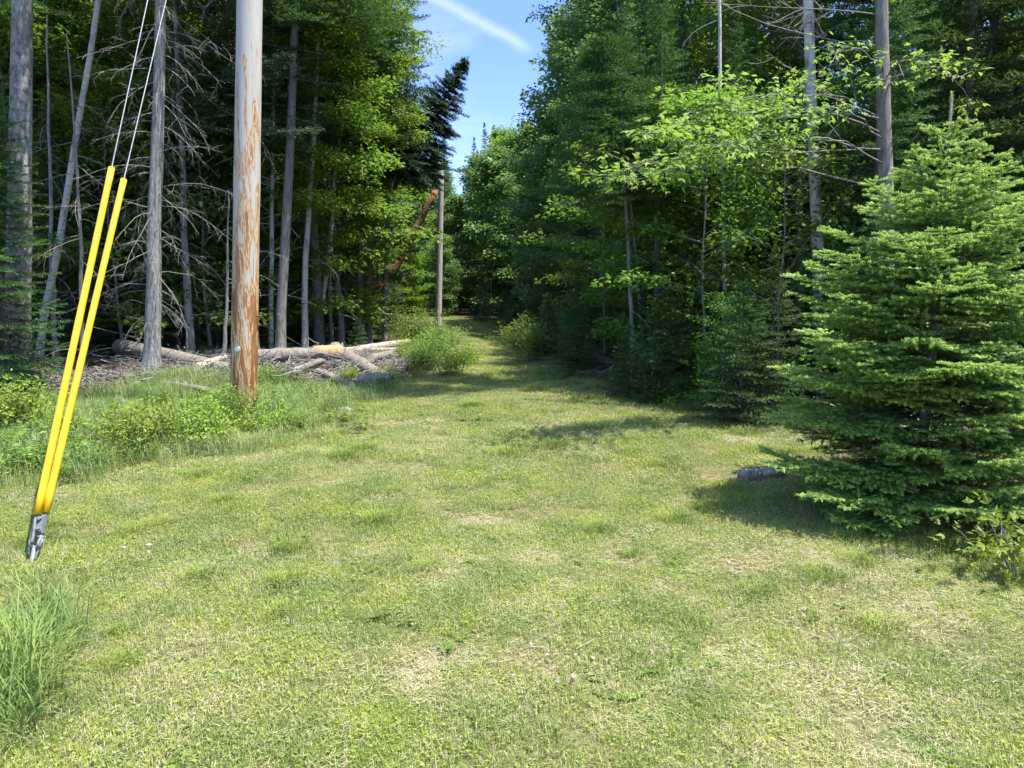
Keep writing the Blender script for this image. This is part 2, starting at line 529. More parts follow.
def vnoise(x, y, s, seed=0):               # cheap smooth value noise for densities
    r = np.random.default_rng(seed).random((64, 64))
    x = np.asarray(x) / s + 500; y = np.asarray(y) / s + 500
    xi = np.floor(x).astype(int); yi = np.floor(y).astype(int); fx = x - xi; fy = y - yi
    fx = fx * fx * (3 - 2 * fx); fy = fy * fy * (3 - 2 * fy)
    a = r[xi % 64, yi % 64]; b = r[(xi + 1) % 64, yi % 64]; c = r[xi % 64, (yi + 1) % 64]; d = r[(xi + 1) % 64, (yi + 1) % 64]
    return (a * (1 - fx) + b * fx) * (1 - fy) + (c * (1 - fx) + d * fx) * fy


def grass_mat(name, green_d, green_l, straw, amount):
    m, t = newmat(name)
    geo = N(t, 'ShaderNodeNewGeometry'); pos = geo.outputs['Position']
    a = attr(t)
    n1 = noise(t, pos, 0.9, 4, 0.6); n2 = noise(t, pos, 4.5, 3, 0.6)
    # a: random per blade; dry blades are more common in dry patches of the lawn
    dry = math_n(t, 'ADD', maprange(t, n1, 0.34, 0.68, 0.12, 0.50), maprange(t, n2, 0.32, 0.7, -0.05, 0.30))
    dry = math_n(t, 'MULTIPLY', dry, amount)
    isdry = maprange(t, math_n(t, 'SUBTRACT', dry, a), -0.02, 0.05)
    gcol = mixc(t, noise(t, pos, 60.0, 2), green_d, green_l)
    gcol = mixc(t, maprange(t, noise(t, pos, 2.2, 3), 0.35, 0.65), gcol, tuple(c * k for c, k in zip(green_l, (1.25, 1.1, 0.9))))
    col = mixc(t, isdry, gcol, straw)
    p = principled(t, col, 0.55, 0.25)
    tr = N(t, 'ShaderNodeBsdfTranslucent'); t.links.new(col, tr.inputs['Color'])
    mx = N(t, 'ShaderNodeMixShader'); mx.inputs[0].default_value = 0.35
    t.links.new(p, mx.inputs[1]); t.links.new(tr.outputs[0], mx.inputs[2])
    out(t, mx.outputs[0]); return m


M['lawn'] = grass_mat('lawn_blades', (0.142, 0.215, 0.042), (0.255, 0.335, 0.080), (0.54, 0.475, 0.30), 0.60)
M['tall_grass'] = grass_mat('tall_grass_blades', (0.12, 0.21, 0.055), (0.23, 0.34, 0.11), (0.48, 0.44, 0.26), 0.50)

M['long_grass'] = grass_mat('long_grass_blades', (0.11, 0.19, 0.045), (0.20, 0.29, 0.09), (0.46, 0.42, 0.24), 0.22)


def curve(p0, d0, L, n, r, bendz=0.0, wob=0.06):
    pts = [np.array(p0, float)]; d = unit(np.array(d0, float))
    for i in range(n):
        d = unit(d + np.array([0, 0, bendz / n]) + r.normal(0, wob, 3))
        pts.append(pts[-1] + d * L / n)
    return np.array(pts)


def lawn_protos():
    res = []
    for k in range(7):                                     # mown turf squares
        r = np.random.default_rng(100 + k); a = Acc(); n = 800
        P = np.zeros((n, 3)); P[:, :2] = r.uniform(-0.2, 0.2, (n, 2))
        h = r.uniform(.018, .05, n) * (1 + 0.5 * r.random(n) ** 4)
        a.grass(P, r.uniform(0, 6.28, n), h, r.uniform(.0018, .0034, n), r.uniform(.2, 1.0, n), r.random(n))
        q = 60                                              # clover and plantain leaflets
        P = np.zeros((q, 3)); P[:, :2] = r.uniform(-0.2, 0.2, (q, 2)); P[:, 2] = r.uniform(.01, .03, q)
        az = r.uniform(0, 6.28, q)
        a.blades(P, np.stack([np.cos(az), np.sin(az), r.uniform(-.1, .4, q)], 1), np.array([[0, 0, 1.0]]) + r.normal(0, .25, (q, 3)), r.uniform(.010, .022, q), r.uniform(.008, .013, q), r.random(q) * .3 + .7)
        res.append(a.mesh('turf', M['lawn']))
    for k in range(4):                                     # flattened dead thatch
        r = np.random.default_rng(140 + k); a = Acc(); n = 420
        P = np.zeros((n, 3)); P[:, :2] = r.uniform(-0.2, 0.2, (n, 2)); P[:, 2] = r.uniform(.004, .02, n)
        az = r.uniform(0, 6.28, n)
        a.tris(P, np.stack([np.cos(az), np.sin(az), r.uniform(-.15, .3, n)], 1), np.array([[0, 0, 1.0]]) + r.normal(0, .3, (n, 3)), r.uniform(.02, .06, n), r.uniform(.0018, .0034, n), r.random(n) * .35)
        res.append(a.mesh('thatch', M['lawn']))
    for k in range(3):                                     # taller tufts missed by the mower
        r = np.random.default_rng(160 + k); a = Acc(); n = 240
        P = np.zeros((n, 3)); P[:, :2] = r.normal(0, .06, (n, 2))
        a.grass(P, np.arctan2(P[:, 1], P[:, 0]) + r.normal(0, .6, n), r.uniform(.05, .12, n), r.uniform(.003, .005, n), r.uniform(.2, .9, n), r.random(n) * .5 + .5)
        res.append(a.mesh('tuft', M['lawn']))
    for k in range(3):                                     # broad-leaved rosettes
        r = np.random.default_rng(180 + k); a = Acc()
        for q in range(5):
            c = np.append(r.uniform(-.14, .14, 2), .006); m = r.integers(5, 9); az = r.uniform(0, 6.28, m)
            L = r.uniform(.025, .06, m)
            a.blades(np.repeat(c[None], m, 0), np.column_stack([np.cos(az), np.sin(az), r.uniform(.1, .6, m)]), np.array([[0, 0, 1.0]]) + r.normal(0, .15, (m, 3)), L, L * r.uniform(.35, .6, m), r.random(m), .06, .2)
        P = np.zeros((160, 3)); P[:, :2] = r.uniform(-.2, .2, (160, 2))
        a.grass(P, r.uniform(0, 6.28, 160), r.uniform(.02, .05, 160), r.uniform(.002, .0035, 160), r.uniform(.2, 1, 160), r.random(160))
        res.append(a.mesh('rosettes', M['weed']))
    for k in range(2):                                     # fallen twigs and leaf litter
        r = np.random.default_rng(190 + k); a = Acc()
        for q in range(3):
            L = r.uniform(.06, .22); az = r.uniform(0, 6.28); d = np.array([math.cos(az), math.sin(az), 0]); c = np.append(r.uniform(-.15, .15, 2), .02)
            a.tube(curve(c, d, L, 4, r, 0, .12) * [1, 1, 0] + [0, 0, .02], np.linspace(.003, .0015, 5), 4, r.random(), False)
        P = np.column_stack([r.uniform(-.2, .2, (10, 2)), r.uniform(.012, .03, 10)])
        a.blades(P, r.normal(0, 1, (10, 3)) * [1, 1, .15], np.array([[0, 0, 1.0]]) + r.normal(0, .3, (10, 3)), r.uniform(.025, .05, 10), r.uniform(.012, .03, 10), .3, .1)
        res.append(a.mesh('twigs', M['log_pale']))
    return res


def lawn():
    r = np.random.default_rng(5)
    P, I, S = [], [], []

    def fill(y0, y1, dens, scale):
        n = int(dens * (y1 - y0) * 20)
        y = r.uniform(y0, y1, n); x = r.uniform(-10, 10, n)
        ok = (x > xl(y) - .35) & (x < xr(y) + .45) & (np.abs(x) < .75 * y + .5)
        x, y = x[ok], y[ok]; n = len(x)
        dry = vnoise(x, y, 0.35, 3) * .6 + vnoise(x, y, 1.1, 4) * .5
        mid_ = np.clip(.5 * (xl(y) + xr(y)), -2, .45)
        dry = dry + .22 * np.exp(-((np.abs(x - mid_) - .75) / .28) ** 2) * np.clip((y - 3) / 4, 0, 1)
        dry = dry + .2 * np.clip((x - .5) / 1.2, 0, 1) * np.clip((5.5 - y) / 2, 0, 1)
        u = r.random(n)
        kind = np.where(u < np.clip((dry - .47) * 1.3, 0.10, .6), 7 + r.integers(0, 4, n), r.integers(0, 7, n))
        tuft = (r.random(n) < .035) & (y < 16)
        kind = np.where(tuft, 11 + r.integers(0, 3, n), kind)
        ex = r.random(n)
        kind = np.where((ex < .07) & (y < 14), 14 + r.integers(0, 3, n), kind)
        kind = np.where((ex > .988) & (y < 12), 17 + r.integers(0, 2, n), kind)
        P.append(np.stack([x, y, hgt(x, y) + .002], 1)); I.append(kind)
        S.append(scale * r.uniform(.75, 1.25, n) * (0.92 + 0.22 * vnoise(x, y, .6, 9)))
    fill(1.4, 6, 44, 0.9); fill(6, 11, 26, 1.1); fill(11, 22, 12, 1.35); fill(22, 48, 6, 1.8)
    P = np.concatenate(P); I = np.concatenate(I); S = np.concatenate(S)
    R = np.zeros_like(P); R[:, 2] = r.uniform(0, 6.28, len(P))
    scatter('lawn_grass', P, R, S, I, lawn_protos(), 'short mown grass, green with straw-coloured dry patches, covering the lane and clearing', 'grass')


lawn()

# ------------------------------------------------------------------ tree builders
def trunk_pts(r, H, wob=0.06, n=11):
    z = np.linspace(-0.15, H, n); w = np.cumsum(r.normal(0, wob, (n, 2)), 0); w -= w[0]
    w[1] *= .3
    return np.column_stack([w, z])


def trunk_at(tp, z): return np.array([np.interp(z, tp[:, 2], tp[:, 0]), np.interp(z, tp[:, 2], tp[:, 1]), z])


def trunk_tube(a, tp, r0, r1, n=10, flare=1.35, pw=0.8):
    z = tp[:, 2]; t = np.clip(z / z[-1], 0, 1)
    rad = r0 + (r1 - r0) * t ** pw
    zz = np.unique(np.concatenate([[-.15, 0, .12, .3, .6], z]))
    pts = np.array([trunk_at(tp, q) for q in zz]); rad = np.interp(zz, z, rad)
    rad = rad * (1 + (flare - 1) * np.exp(-np.clip(zz, 0, None) / .22))
    a.tube(pts, rad, n)


def bare_branch(a, r, p0, az, el, L, r0, sub=5, bend=-0.5, depth=1):
    d = np.array([math.cos(az) * math.cos(el), math.sin(az) * math.cos(el), math.sin(el)])
    pts = curve(p0, d, L, 6, r, bend, 0.10)
    a.tube(pts, np.linspace(r0, r0 * .25, 7), 4, r.random(), False)
    for k in range(sub):
        s = r.uniform(.2, .95); q = pts[0] + 0
        i = min(5, int(s * 6)); q = pts[i] + (pts[i + 1] - pts[i]) * (s * 6 - i)
        dd = unit(unit(pts[i + 1] - pts[i]) + r.normal(0, .6, 3))
        l = L * r.uniform(.15, .42) * (1.1 - s * .5)
        pp = curve(q, dd, l, 4, r, bend * .8, .14)
        a.tube(pp, np.linspace(r0 * .5, r0 * .16, 5), 3, r.random(), False)
        if depth > 1:
            for _ in range(3):
                i2 = r.integers(0, 4)
                p3 = curve(pp[i2], unit(pp[i2 + 1] - pp[i2]) + r.normal(0, .7, 3), l * r.uniform(.25, .5), 3, r, bend, .15)
                a.tube(p3, np.linspace(r0 * .3, r0 * .12, 4), 3, r.random(), False)


def broadleaf(seed, H, hb, R, r0, limbs, per, nleaf, leaf, mat, bark, shape='mix', lob=False, upness=0.5, name='broadleaf'):
    r = np.random.default_rng(seed)
    tp = trunk_pts(r, H, 0.035 * H / 6)
    at_ = Acc(); trunk_tube(at_, tp, r0, r0 * .12, 9)
    cen, cd = [], []
    for i in range(limbs):
        t = (i + r.random()) / limbs
        z = hb + (H - hb) * t * .96
        prof = math.sin(math.pi * (0.16 + 0.78 * t ** .9)) ** .8
        L = R * prof * r.uniform(.7, 1.15) + .2
        az = i * 2.4 + r.normal(0, .4); el = math.radians(12 + 42 * t * upness * 2 + r.normal(0, 9))
        p0 = trunk_at(tp, z)
        d = np.array([math.cos(az) * math.cos(el), math.sin(az) * math.cos(el), math.sin(el)])
        pts = curve(p0, d, L, 6, r, -.25, .07)
        at_.tube(pts, np.linspace(max(.008, .30 * r0 * (L / R)), .004, 7), 5, .5, False)
        for k in range(per):
            s = .22 + .78 * (k + r.random()) / per
            ii = min(5, int(s * 6)); q = pts[ii] + (pts[ii + 1] - pts[ii]) * (s * 6 - ii)
            side = 1 if k % 2 else -1
            tan = unit(pts[ii + 1] - pts[ii]); lat = unit(np.cross(tan, [0, 0, 1.0])) * side
            l = (.36 * L * (1.15 - s) + .10) * r.uniform(.3, 1.1)
            dd = unit(tan * .6 + lat + r.normal(0, .25, 3) + np.array([0, 0, .05]))
            e = q + dd * l + np.array([0, 0, -.08 * l])
            if l > .25:
                at_.tube(np.array([q, (q + e) / 2 + [0, 0, .03], e]), [.006, .005, .003], 3, .5, False)
            cen.append(e); cd.append(dd)
    cen = np.array(cen); cd = np.array(cd)
    n = max(1, nleaf // len(cen)); k = np.repeat(np.arange(len(cen)), n)
    sz = r.uniform(.6, 1.25, len(cen))[k][:, None] * (leaf / .09) ** .75
    off = np.column_stack([r.normal(0, .19, len(k)), r.normal(0, .19, len(k)), r.normal(0, .065, len(k))]) * sz
    off = np.clip(off, -1.5 * sz * [.19, .19, .065], 1.5 * sz * [.19, .19, .065])
    P = cen[k] + off - cd[k] * .05
    D = unit(off) + cd[k] * .5 + r.normal(0, .35, P.shape) + np.array([0, 0, -.30])
    Nn = np.array([[0, 0, 1.0]]) + r.normal(0, .42, P.shape)
    tint = np.clip(r.random(len(cen))[k] * .55 + r.random(len(k)) * .45, 0, 1)
    ac = Acc()
    Ls = leaf * r.uniform(.7, 1.25, len(k))
    if lob: ac.lobed(P, D, Nn, Ls, tint)
    else: ac.blades(P, D, Nn, Ls, Ls * .62, tint, .08, .08)
    return dict(trunk=at_.mesh(name + '_trunk', bark), crown=ac.mesh(name + '_crown', mat))


def conifer(seed, H, hb, Lmax, r0, mat, bark, dz=.30, per=5, sp=.045, nl=.075, nw=.020, ds=.13, el0=-14, el1=38, sub=False, dead=0,
            pw=.85, radial=3, jit=.25, name='conifer', trunk_sides=9, sst=.055, tipk=.55, latk=.42, brk=.013, zj=.25, dzt=-.45, leader=.06):
    r = np.random.default_rng(seed)
    tp = trunk_pts(r, H, .01)
    at_ = Acc(); trunk_tube(at_, tp, r0, .006, trunk_sides)
    S0, SD, SL, ST = [], [], [], []            # shoots: start, dir, length, base tint
    z = hb; w = 0
    while z < H - leader:
        t = (z - hb) / (H - hb)
        nb = per if t < .8 else max(3, per - 1)
        for j in range(nb):
            L = Lmax * ((1 - t) ** pw if pw else np.interp(1 - t, [0, .13, .24, .35, .48, .71, 1], [.03, .17, .36, .64, .86, 1.0, .98])) * r.uniform(1 - jit, 1 + jit * .7) + .05
            if r.random() < .06: L *= .45
            az = w * 2.4 + j * 2 * math.pi / nb + r.normal(0, .22)
            el = math.radians(el0 + (el1 - el0) * t ** 1.6 + r.normal(0, 5))
            d = np.array([math.cos(az) * math.cos(el), math.sin(az) * math.cos(el), math.sin(el)])
            p0 = trunk_at(tp, z + r.normal(0, dz * zj))
            pts = curve(p0, d, L, 6, r, .28 * (1 - t), .035)
            at_.tube(pts, np.linspace(max(.003, brk * L), .002, 7), 4, .3, False)
            seg = np.diff(pts, axis=0)
            for i in range(6):
                S0.append(pts[i]); SD.append(seg[i]); SL.append(L / 6); ST.append(.15 + .12 * i)
            m = max(2, int(L / ds))
            for q in range(m):
                s = .12 + .86 * (q + r.random() * .8) / m
                ii = min(5, int(s * 6)); p = pts[ii] + seg[ii] * (s * 6 - ii)
                tan = unit(seg[ii])
                for side in (-1, 1):
                    lat = unit(np.cross(tan, [0, 0, 1.0])) * side
                    l = (latk * L * (1.08 - s) + .055) * r.uniform(.65, 1.15)
                    dd = unit(tan * .75 + lat + np.array([0, 0, -.10 + r.normal(0, .12)]))
                    S0.append(p); SD.append(dd); SL.append(l); ST.append(.25 + .35 * s)
                    if sub:
                        c = int(l / sst)
                        lat2 = np.cross(dd, [0, 0, 1.0])
                        for u in range(c):
                            s2 = (u + .6) / (c + .3)
                            for sd2 in (-1, 1):
                                if r.random() < .12: continue
                                l2 = (l * .42 * (1.05 - s2) + .03) * r.uniform(.7, 1.2)
                                S0.append(p + dd * l * s2); SD.append(dd * .8 + lat2 * sd2 + np.array([0, 0, r.normal(-.02, .16)])); SL.append(l2); ST.append(.30 + .55 * s)
        z += dz * r.uniform(.75, 1.25) * (1 + dzt * t); w += 1
    S0.append(trunk_at(tp, H - max(leader, .15))); SD.append(np.array([.09, .05, 1.0])); SL.append(max(leader, .15) + .03); ST.append(.8)
    if sub:
        for q in range(12):
            S0.append(trunk_at(tp, H - .95 + .07 * q)); SD.append(np.array([.05, -.07, 1.0])); SL.append(.075); ST.append(.35)
    S0, SD, SL, ST = np.array(S0), unit(np.array(SD)), np.array(SL), np.array(ST)
    c = np.maximum(2, (SL / sp).astype(int)); k = np.repeat(np.arange(len(SL)), c * radial)
    first = np.repeat(np.cumsum(c * radial) - c * radial, c * radial)
    loc = np.arange(len(k)) - first; st = (loc // radial + r.random(len(k))) / c[k]; rd = loc % radial
    tan = SD[k]; lat = unit(np.cross(tan, [0, 0, 1.0])); up = np.cross(lat, tan)
    ph = rd * 2 * math.pi / radial + r.uniform(-.5, .5, len(k)) + (math.pi / 2 if radial == 3 else .4)
    rv = lat * np.cos(ph)[:, None] + up * np.sin(ph)[:, None] * .75
    P = S0[k] + tan * (SL[k] * st)[:, None]
    D = tan * .75 + rv
    Nn = up + r.normal(0, .3, up.shape) + rv * .3
    tint = np.clip(ST[k] * .5 + tipk * st ** 1.5 + r.normal(0, .10, len(k)), 0, 1)
    ac = Acc(); ac.tris(P, D, Nn, nl * r.uniform(.7, 1.2, len(k)), nw, tint)
    res = dict(trunk=at_.mesh(name + '_trunk', bark), crown=ac.mesh(name + '_crown', mat))
    if dead:
        ad = Acc()
        for i in range(dead):
            zz = .5 + (hb - .2) * (i + r.random()) / dead
            bare_branch(ad, r, trunk_at(tp, zz), r.uniform(0, 6.28), math.radians(r.uniform(-20, 15)), r.uniform(.5, 1.5), .011, 4, -.35)
        res['dead_branches'] = ad.mesh(name + '_dead_branches', M['dead'])
    return res


def place(name, parts, loc, scale=1.0, rz=0.0, tilt=(0, 0), label=None, cat='tree', group=None, zscale=None):
    o = empty(name, loc, rz)
    o.rotation_euler = (tilt[0], tilt[1], rz) if tilt != (0, 0) else (0, 0, rz)
    o.scale = (scale, scale, zscale or scale)
    for k, me in parts.items():
        link(k, me, o)
    tag(o, label, cat, group)
    return o


# ------------------------------------------------------------------ utility pole, guys, anchor
def built_thing(name, loc, label, cat, group=None):
    return tag(empty(name, loc), label, cat, group)


pb = g(243.5, 416); POLE_Y = pb[1]
ptop5 = at(249.5, 10, POLE_Y)
lean = (ptop5[0] - pb[0]) / ptop5[2]
POLE_H = 13.0


def pole_point(z): return np.array([pb[0] + lean * z, POLE_Y, z])


up_ = built_thing('utility_pole', tuple(pb), 'tall thick wooden utility pole with peeling orange and pale streaked wood', 'utility pole')
a = Acc()
zz = np.linspace(-.2, POLE_H, 40)
rr = np.random.default_rng(3)
a.tube(np.column_stack([lean * zz, 0 * zz, zz]), (.163 - .0035 * zz) * (1 + rr.normal(0, .006, 40)), 28)
link('shaft', a.mesh('pole_shaft', M['pole']), up_)
a = Acc()                                                # round metal tag facing the camera
tz = at(243, 348, POLE_Y)[2]
tp_ = np.array([lean * tz - .025, -.163, tz])
a.tube(np.array([tp_ + [0, .012, 0], tp_ + [0, -.004, 0]]), [.033, .033], 18)
a.tube(np.array([tp_ + [0, -.004, 0], tp_ + [0, -.010, 0]]), [.007, .006], 8)
link('metal_tag', a.mesh('metal_tag', M['tag']), up_)
a = Acc()
bz = at(268, 316, POLE_Y)[2]; b0 = np.array([lean * bz + .12, -.02, bz])
a.tube(np.array([b0, b0 + [.085, 0, 0]]), [.011, .011], 8); a.tube(np.array([b0 + [.075, 0, 0], b0 + [.092, 0, 0]]), [.022, .022], 6)
link('bolt', a.mesh('pole_bolt', M['bolt']), up_)

anch = g(31, 560)
anch[2] = hz(anch[0], anch[1])


def guy(px, py, dx, dy, z_att, label):
    A = anch + np.array([dx, dy, 0.03])
    T = pole_point(z_att) + np.array([-.10, -.14, 0])
    d = unit(T - A); Ln = np.linalg.norm(T - A)
    o = built_thing('guy_wire', tuple(A), label, 'guy wire', 'guy wires held by the ground anchor')
    a = Acc()
    n = 60; s = np.linspace(.22, Ln, n)
    a.tube(d * s[:, None], .0046, 6)
    link('strand', a.mesh('guy_strand', M['galv']), o)
    # guard length from the pixel its top reaches
    best = min(np.linspace(1.5, 4.0, 400), key=lambda q: abs(proj(A + d * q)[1] - py))
    a = Acc(); s = np.linspace(.27, best, 20)
    a.tube(d * s[:, None], np.where(np.arange(20) == 0, .024, .0215), 16)
    gd = link('yellow_guard', a.mesh('guy_guard', M['yellow']), o)
    a = Acc(); s = np.linspace(.10, .42, 30); side = unit(np.cross(d, [0, 1, 0])); up2 = np.cross(side, d)
    w = s * 22
    a.tube(d * s[:, None] + .004 * (np.cos(w)[:, None] * side + np.sin(w)[:, None] * up2), .0085, 7)
    link('dead_end_grip', a.mesh('dead_end_grip', M['galv']), o)
    print('guy', best, proj(A + d * best), proj(A))
    return d


dg = guy(113, 168, -.006, -.024, 9.4, 'galvanised guy wire in the longer yellow guard, the upper left one of the pair')
guy(125, 180, .008, .024, 8.2, 'galvanised guy wire in the slightly shorter yellow guard, the right one of the pair')

an = built_thing('guy_anchor', tuple(anch), 'grey galvanised ground anchor with clamps at the foot of the yellow guards', 'guy anchor')
a = Acc(); a.tube(np.array([-dg * .3, dg * .10]), .013, 10); link('anchor_rod', a.mesh('anchor_rod', M['galv']), an)
a = Acc()
th = np.linspace(0, 2 * math.pi, 20)
sd = unit(np.cross(dg, [0, 1, 0]))
a.tube(dg * .13 + .034 * (np.cos(th)[:, None] * dg + np.sin(th)[:, None] * sd), .011, 8)
a.tube(dg * .13 + np.array([.03, 0, 0]) + .026 * (np.cos(th)[:, None] * dg + np.sin(th)[:, None] * np.array([0, 1, 0])), .009, 8)
link('thimble_eye', a.mesh('thimble_eye', M['galv']), an)


def boxy(a, c, ax, ay, az_, hx, hy, hz_):
    c = np.array(c); v = []
    for sx in (-1, 1):
        for sy in (-1, 1):
            for s3 in (-1, 1):
                v.append(c + ax * hx * sx + ay * hy * sy + az_ * hz_ * s3)
    a.add(v, [[0, 1, 3, 2], [4, 6, 7, 5], [0, 4, 5, 1], [2, 3, 7, 6], [0, 2, 6, 4], [1, 5, 7, 3]])


a = Acc(); u2 = np.cross(sd, dg)
boxy(a, dg * .235 - sd * .012, dg, sd, u2, .055, .022, .012)
boxy(a, dg * .235 - sd * .012 - u2 * .02, dg, sd, u2, .048, .018, .006)
for k in (-.03, .03):
    p = dg * (.235 + k) - sd * .012
    a.tube(np.array([p - u2 * .04, p + u2 * .03]), .007, 6); a.tube(np.array([p - u2 * .042, p - u2 * .028]), .013, 6)
link('clamp', a.mesh('guy_clamp', M['galv']), an)
a = Acc(); s = np.linspace(0, 1, 14)
a.tube(dg * (.05 + .3 * s)[:, None] + sd * (.026 + .012 * np.sin(s * 3.0))[:, None], .006, 6)
a.tube(dg * (.02 + .2 * s)[:, None] - sd * (.016 + .010 * np.sin(s * 3.0))[:, None], .006, 6)
link('wire_tail', a.mesh('wire_tail', M['galv']), an)

# ------------------------------------------------------------------ distant stub pole and leaning peeled trunk
Ys = 26.5
sb = np.array([at(438, 330, Ys)[0], Ys, 0.0]); st_ = at(441.5, 169, Ys)
o = built_thing('utility_pole', tuple(sb), 'slim grey wooden pole standing by the lane beyond the green bushes', 'utility pole')
a = Acc(); q = np.linspace(0, 1, 12)[:, None]
a.tube((np.array(st_) - sb) * q + np.array([0, 0, -.2]) * (1 - q), np.linspace(.115, .09, 12), 14)
link('shaft', a.mesh('stub_pole_shaft', M['stub_wood']), o)
a = Acc(); e = np.array(st_) - sb
a.tube(np.array([e - [0, 0, .02], e + [0, 0, .06]]), [.10, .085], 12)
link('cap', a.mesh('pole_cap', M['bolt']), o)

Yl = 27.3
t1 = at(436, 190, Yl); t0 = at(404, 252, Yl); dirn = unit(t1 - t0); base = t0 - dirn * (t0[2] / dirn[2])
o = built_thing('leaning_trunk', tuple(base), 'orange brown peeled trunk leaning at a slant toward the distant grey pole', 'tree trunk')
a = Acc(); LL = np.linalg.norm(t1 - base); q = np.linspace(0, LL, 14)
a.tube(dirn * q[:, None], np.linspace(.16, .11, 14), 12); link('peeled_wood', a.mesh('leaning_trunk', M['orange_wood']), o)
a = Acc(); bare_branch(a, np.random.default_rng(4), dirn * LL * .995, 0.3, .1, .45, .02, 4, -.2)
link('splinter', a.mesh('trunk_splinter', M['dead']), o)

# ------------------------------------------------------------------ fallen logs
def log(p0, p1, r0, r1, mat, cutm, label, seed, bend=.05, z0=None, z1=None, name='log'):
    r = np.random.default_rng(seed)
    p0 = np.array(p0, float); p1 = np.array(p1, float)
    p0[2] = hz(p0[0], p0[1]) + (r0 * .8 if z0 is None else z0); p1[2] = hz(p1[0], p1[1]) + (r1 * .8 if z1 is None else z1)
    o = built_thing(name, (p0[0], p0[1], p0[2]), label, 'log', 'fallen logs by the wood edge')
    a = Acc(); n = 16; s = np.linspace(0, 1, n)
    d = p1 - p0; side = unit(np.cross(d, [0, 0, 1]))
    pts = d * s[:, None] + side * (bend * np.sin(s * 3.1))[:, None] + np.array([0, 0, .4]) * (bend * np.sin(s * 4))[:, None]
    r0 *= 1.05; r1 *= 1.05
    rad = (r0 + (r1 - r0) * s) * (1 + r.normal(0, .05, n))
    a.tube(pts, rad, 12, .5, False)
    for k in range(3):                                      # branch stubs
        i = r.integers(2, n - 2); dd = unit(r.normal(0, 1, 3)); dd[2] = abs(dd[2])
        a.tube(np.array([pts[i], pts[i] + dd * rad[i] * 1.7]), [.018, .013], 5)
    link('bark', a.mesh('log_bark', mat), o)
    du = unit(d)
    for e, rd, sg in ((pts[0], rad[0], -1), (pts[-1], rad[-1], 1)):
        a = Acc(); a.tube(np.array([e - du * sg * .03, e + du * sg * .006]), [rd * .97, rd * .95], 12)
        link('cut_end', a.mesh('cut_end', cutm), o)
    return o


log(g(122, 372), g(243, 386), .15, .12, M['log'], M['cut_pale'], 'long grey log with a pale sawn end lying behind the dead grey spruce trunk', 1, .08, .24, .04)
lg = log(g(252, 379), g(344, 374), .12, .11, M['log'], M['cut'], 'grey log with an orange stripped end right of the peeled pole', 2, .04, .18, .20)
a = Acc(); d_ = g(344, 374) - g(252, 379); q = np.linspace(.66, .985, 6)[:, None]
a.tube(d_ * q + np.array([0, 0, .02]) * q + np.array([0, 0, .008]), [.124, .131, .128, .131, .128, .120], 12)
link('stripped_patch', a.mesh('stripped_patch', M['cut']), lg)
log(g(336, 370), g(388, 385), .13, .11, M['log'], M['bark_dark'], 'short dark rotten log propped over the end of the orange-ended log', 3, .06, .26, .10)
log(g(330, 366), g(408, 352), .11, .075, M['log_pale'], M['cut_pale'], 'pale barkless log slanting up toward the bushes by the lane', 4, .05, .10, .28)
log(g(350, 361), g(402, 357), .07, .055, M['log_pale'], M['cut_pale'], 'thin pale pole-like log lying across the slash under the slanting log', 5, .04, .1, .16)
log(g(362, 387), g(392, 388), .14, .12, M['log'], M['bark_dark'], 'thick stubby grey log at the right end of the brush, nearest the lawn', 6, .01)
log(g(205, 366), g(262, 362), .09, .07, M['log_pale'], M['cut_pale'], 'pale log low behind the peeled pole between two thin trunks', 7, .05, .1, .2)
log(g(165, 396), g(240, 404), .05, .035, M['log'], M['cut_pale'], 'slender grey branch-like log in the weeds just left of the peeled pole', 8, .06, .08, .12)

for i, (p0, p1, ra, rb, mt, lab) in enumerate(((( 262, 369), (300, 361), .07, .06, 'log_pale', 'short pale broken log angled up behind the orange-ended log'),
        ((292, 388), (322, 379), .055, .045, 'log', 'short grey branch length lying in front of the orange-ended log'),
        ((180, 371), (214, 357), .07, .05, 'log', 'short grey log slanting away behind the two thin dead trunks'),
        ((198, 388), (226, 378), .06, .05, 'log_pale', 'pale split log length close to the left of the peeled pole'),
        ((318, 384), (352, 392), .06, .06, 'log', 'stubby grey log piece angled toward the lawn left of the thick stubby log'),
        ((372, 374), (398, 364), .08, .07, 'log', 'grey log piece pointing at the bushes at the right end of the pile'))):
    log(g(*p0), g(*p1), ra, rb, M[mt], M['cut_pale'], lab, 60 + i, .03, .12 + .05 * (i % 2), .16)

# slab of weathered wood on the lawn by the young spruce
ch = g(761, 479)
o = built_thing('log_chunk', tuple(ch), 'small broken weathered log chunk lying alone on the lawn by the young spruce', 'log')
r = np.random.default_rng(12); a = Acc(); n = 12
s = np.linspace(-.19, .19, n)
a.tube(np.column_stack([s, .02 * np.sin(s * 9), .045 + .012 * np.sin(s * 14)]), .052 + .012 * r.normal(0, 1, n) * .6 + .012 * np.cos(s * 9), 9)
link('weathered_wood', a.mesh('log_chunk_wood', M['dead']), o)
a = Acc()
for k in range(5):
    y0 = r.uniform(-.03, .03); a.tube(np.array([[-.2 + k * .012, y0, .03 + .014 * k], [-.02 + .02 * k, y0 + .01, .05 + .011 * k]]), [.014, .018], 5)
link('split_slab', a.mesh('split_slab', M['bark_dark']), o)
a = Acc(); a.tube(np.array([[.0, -.035, .05], [.06, -.04, .062], [.11, -.036, .055]]), [.022, .034, .020], 7)
link('bare_patch', a.mesh('bare_patch', M['log_pale']), o)

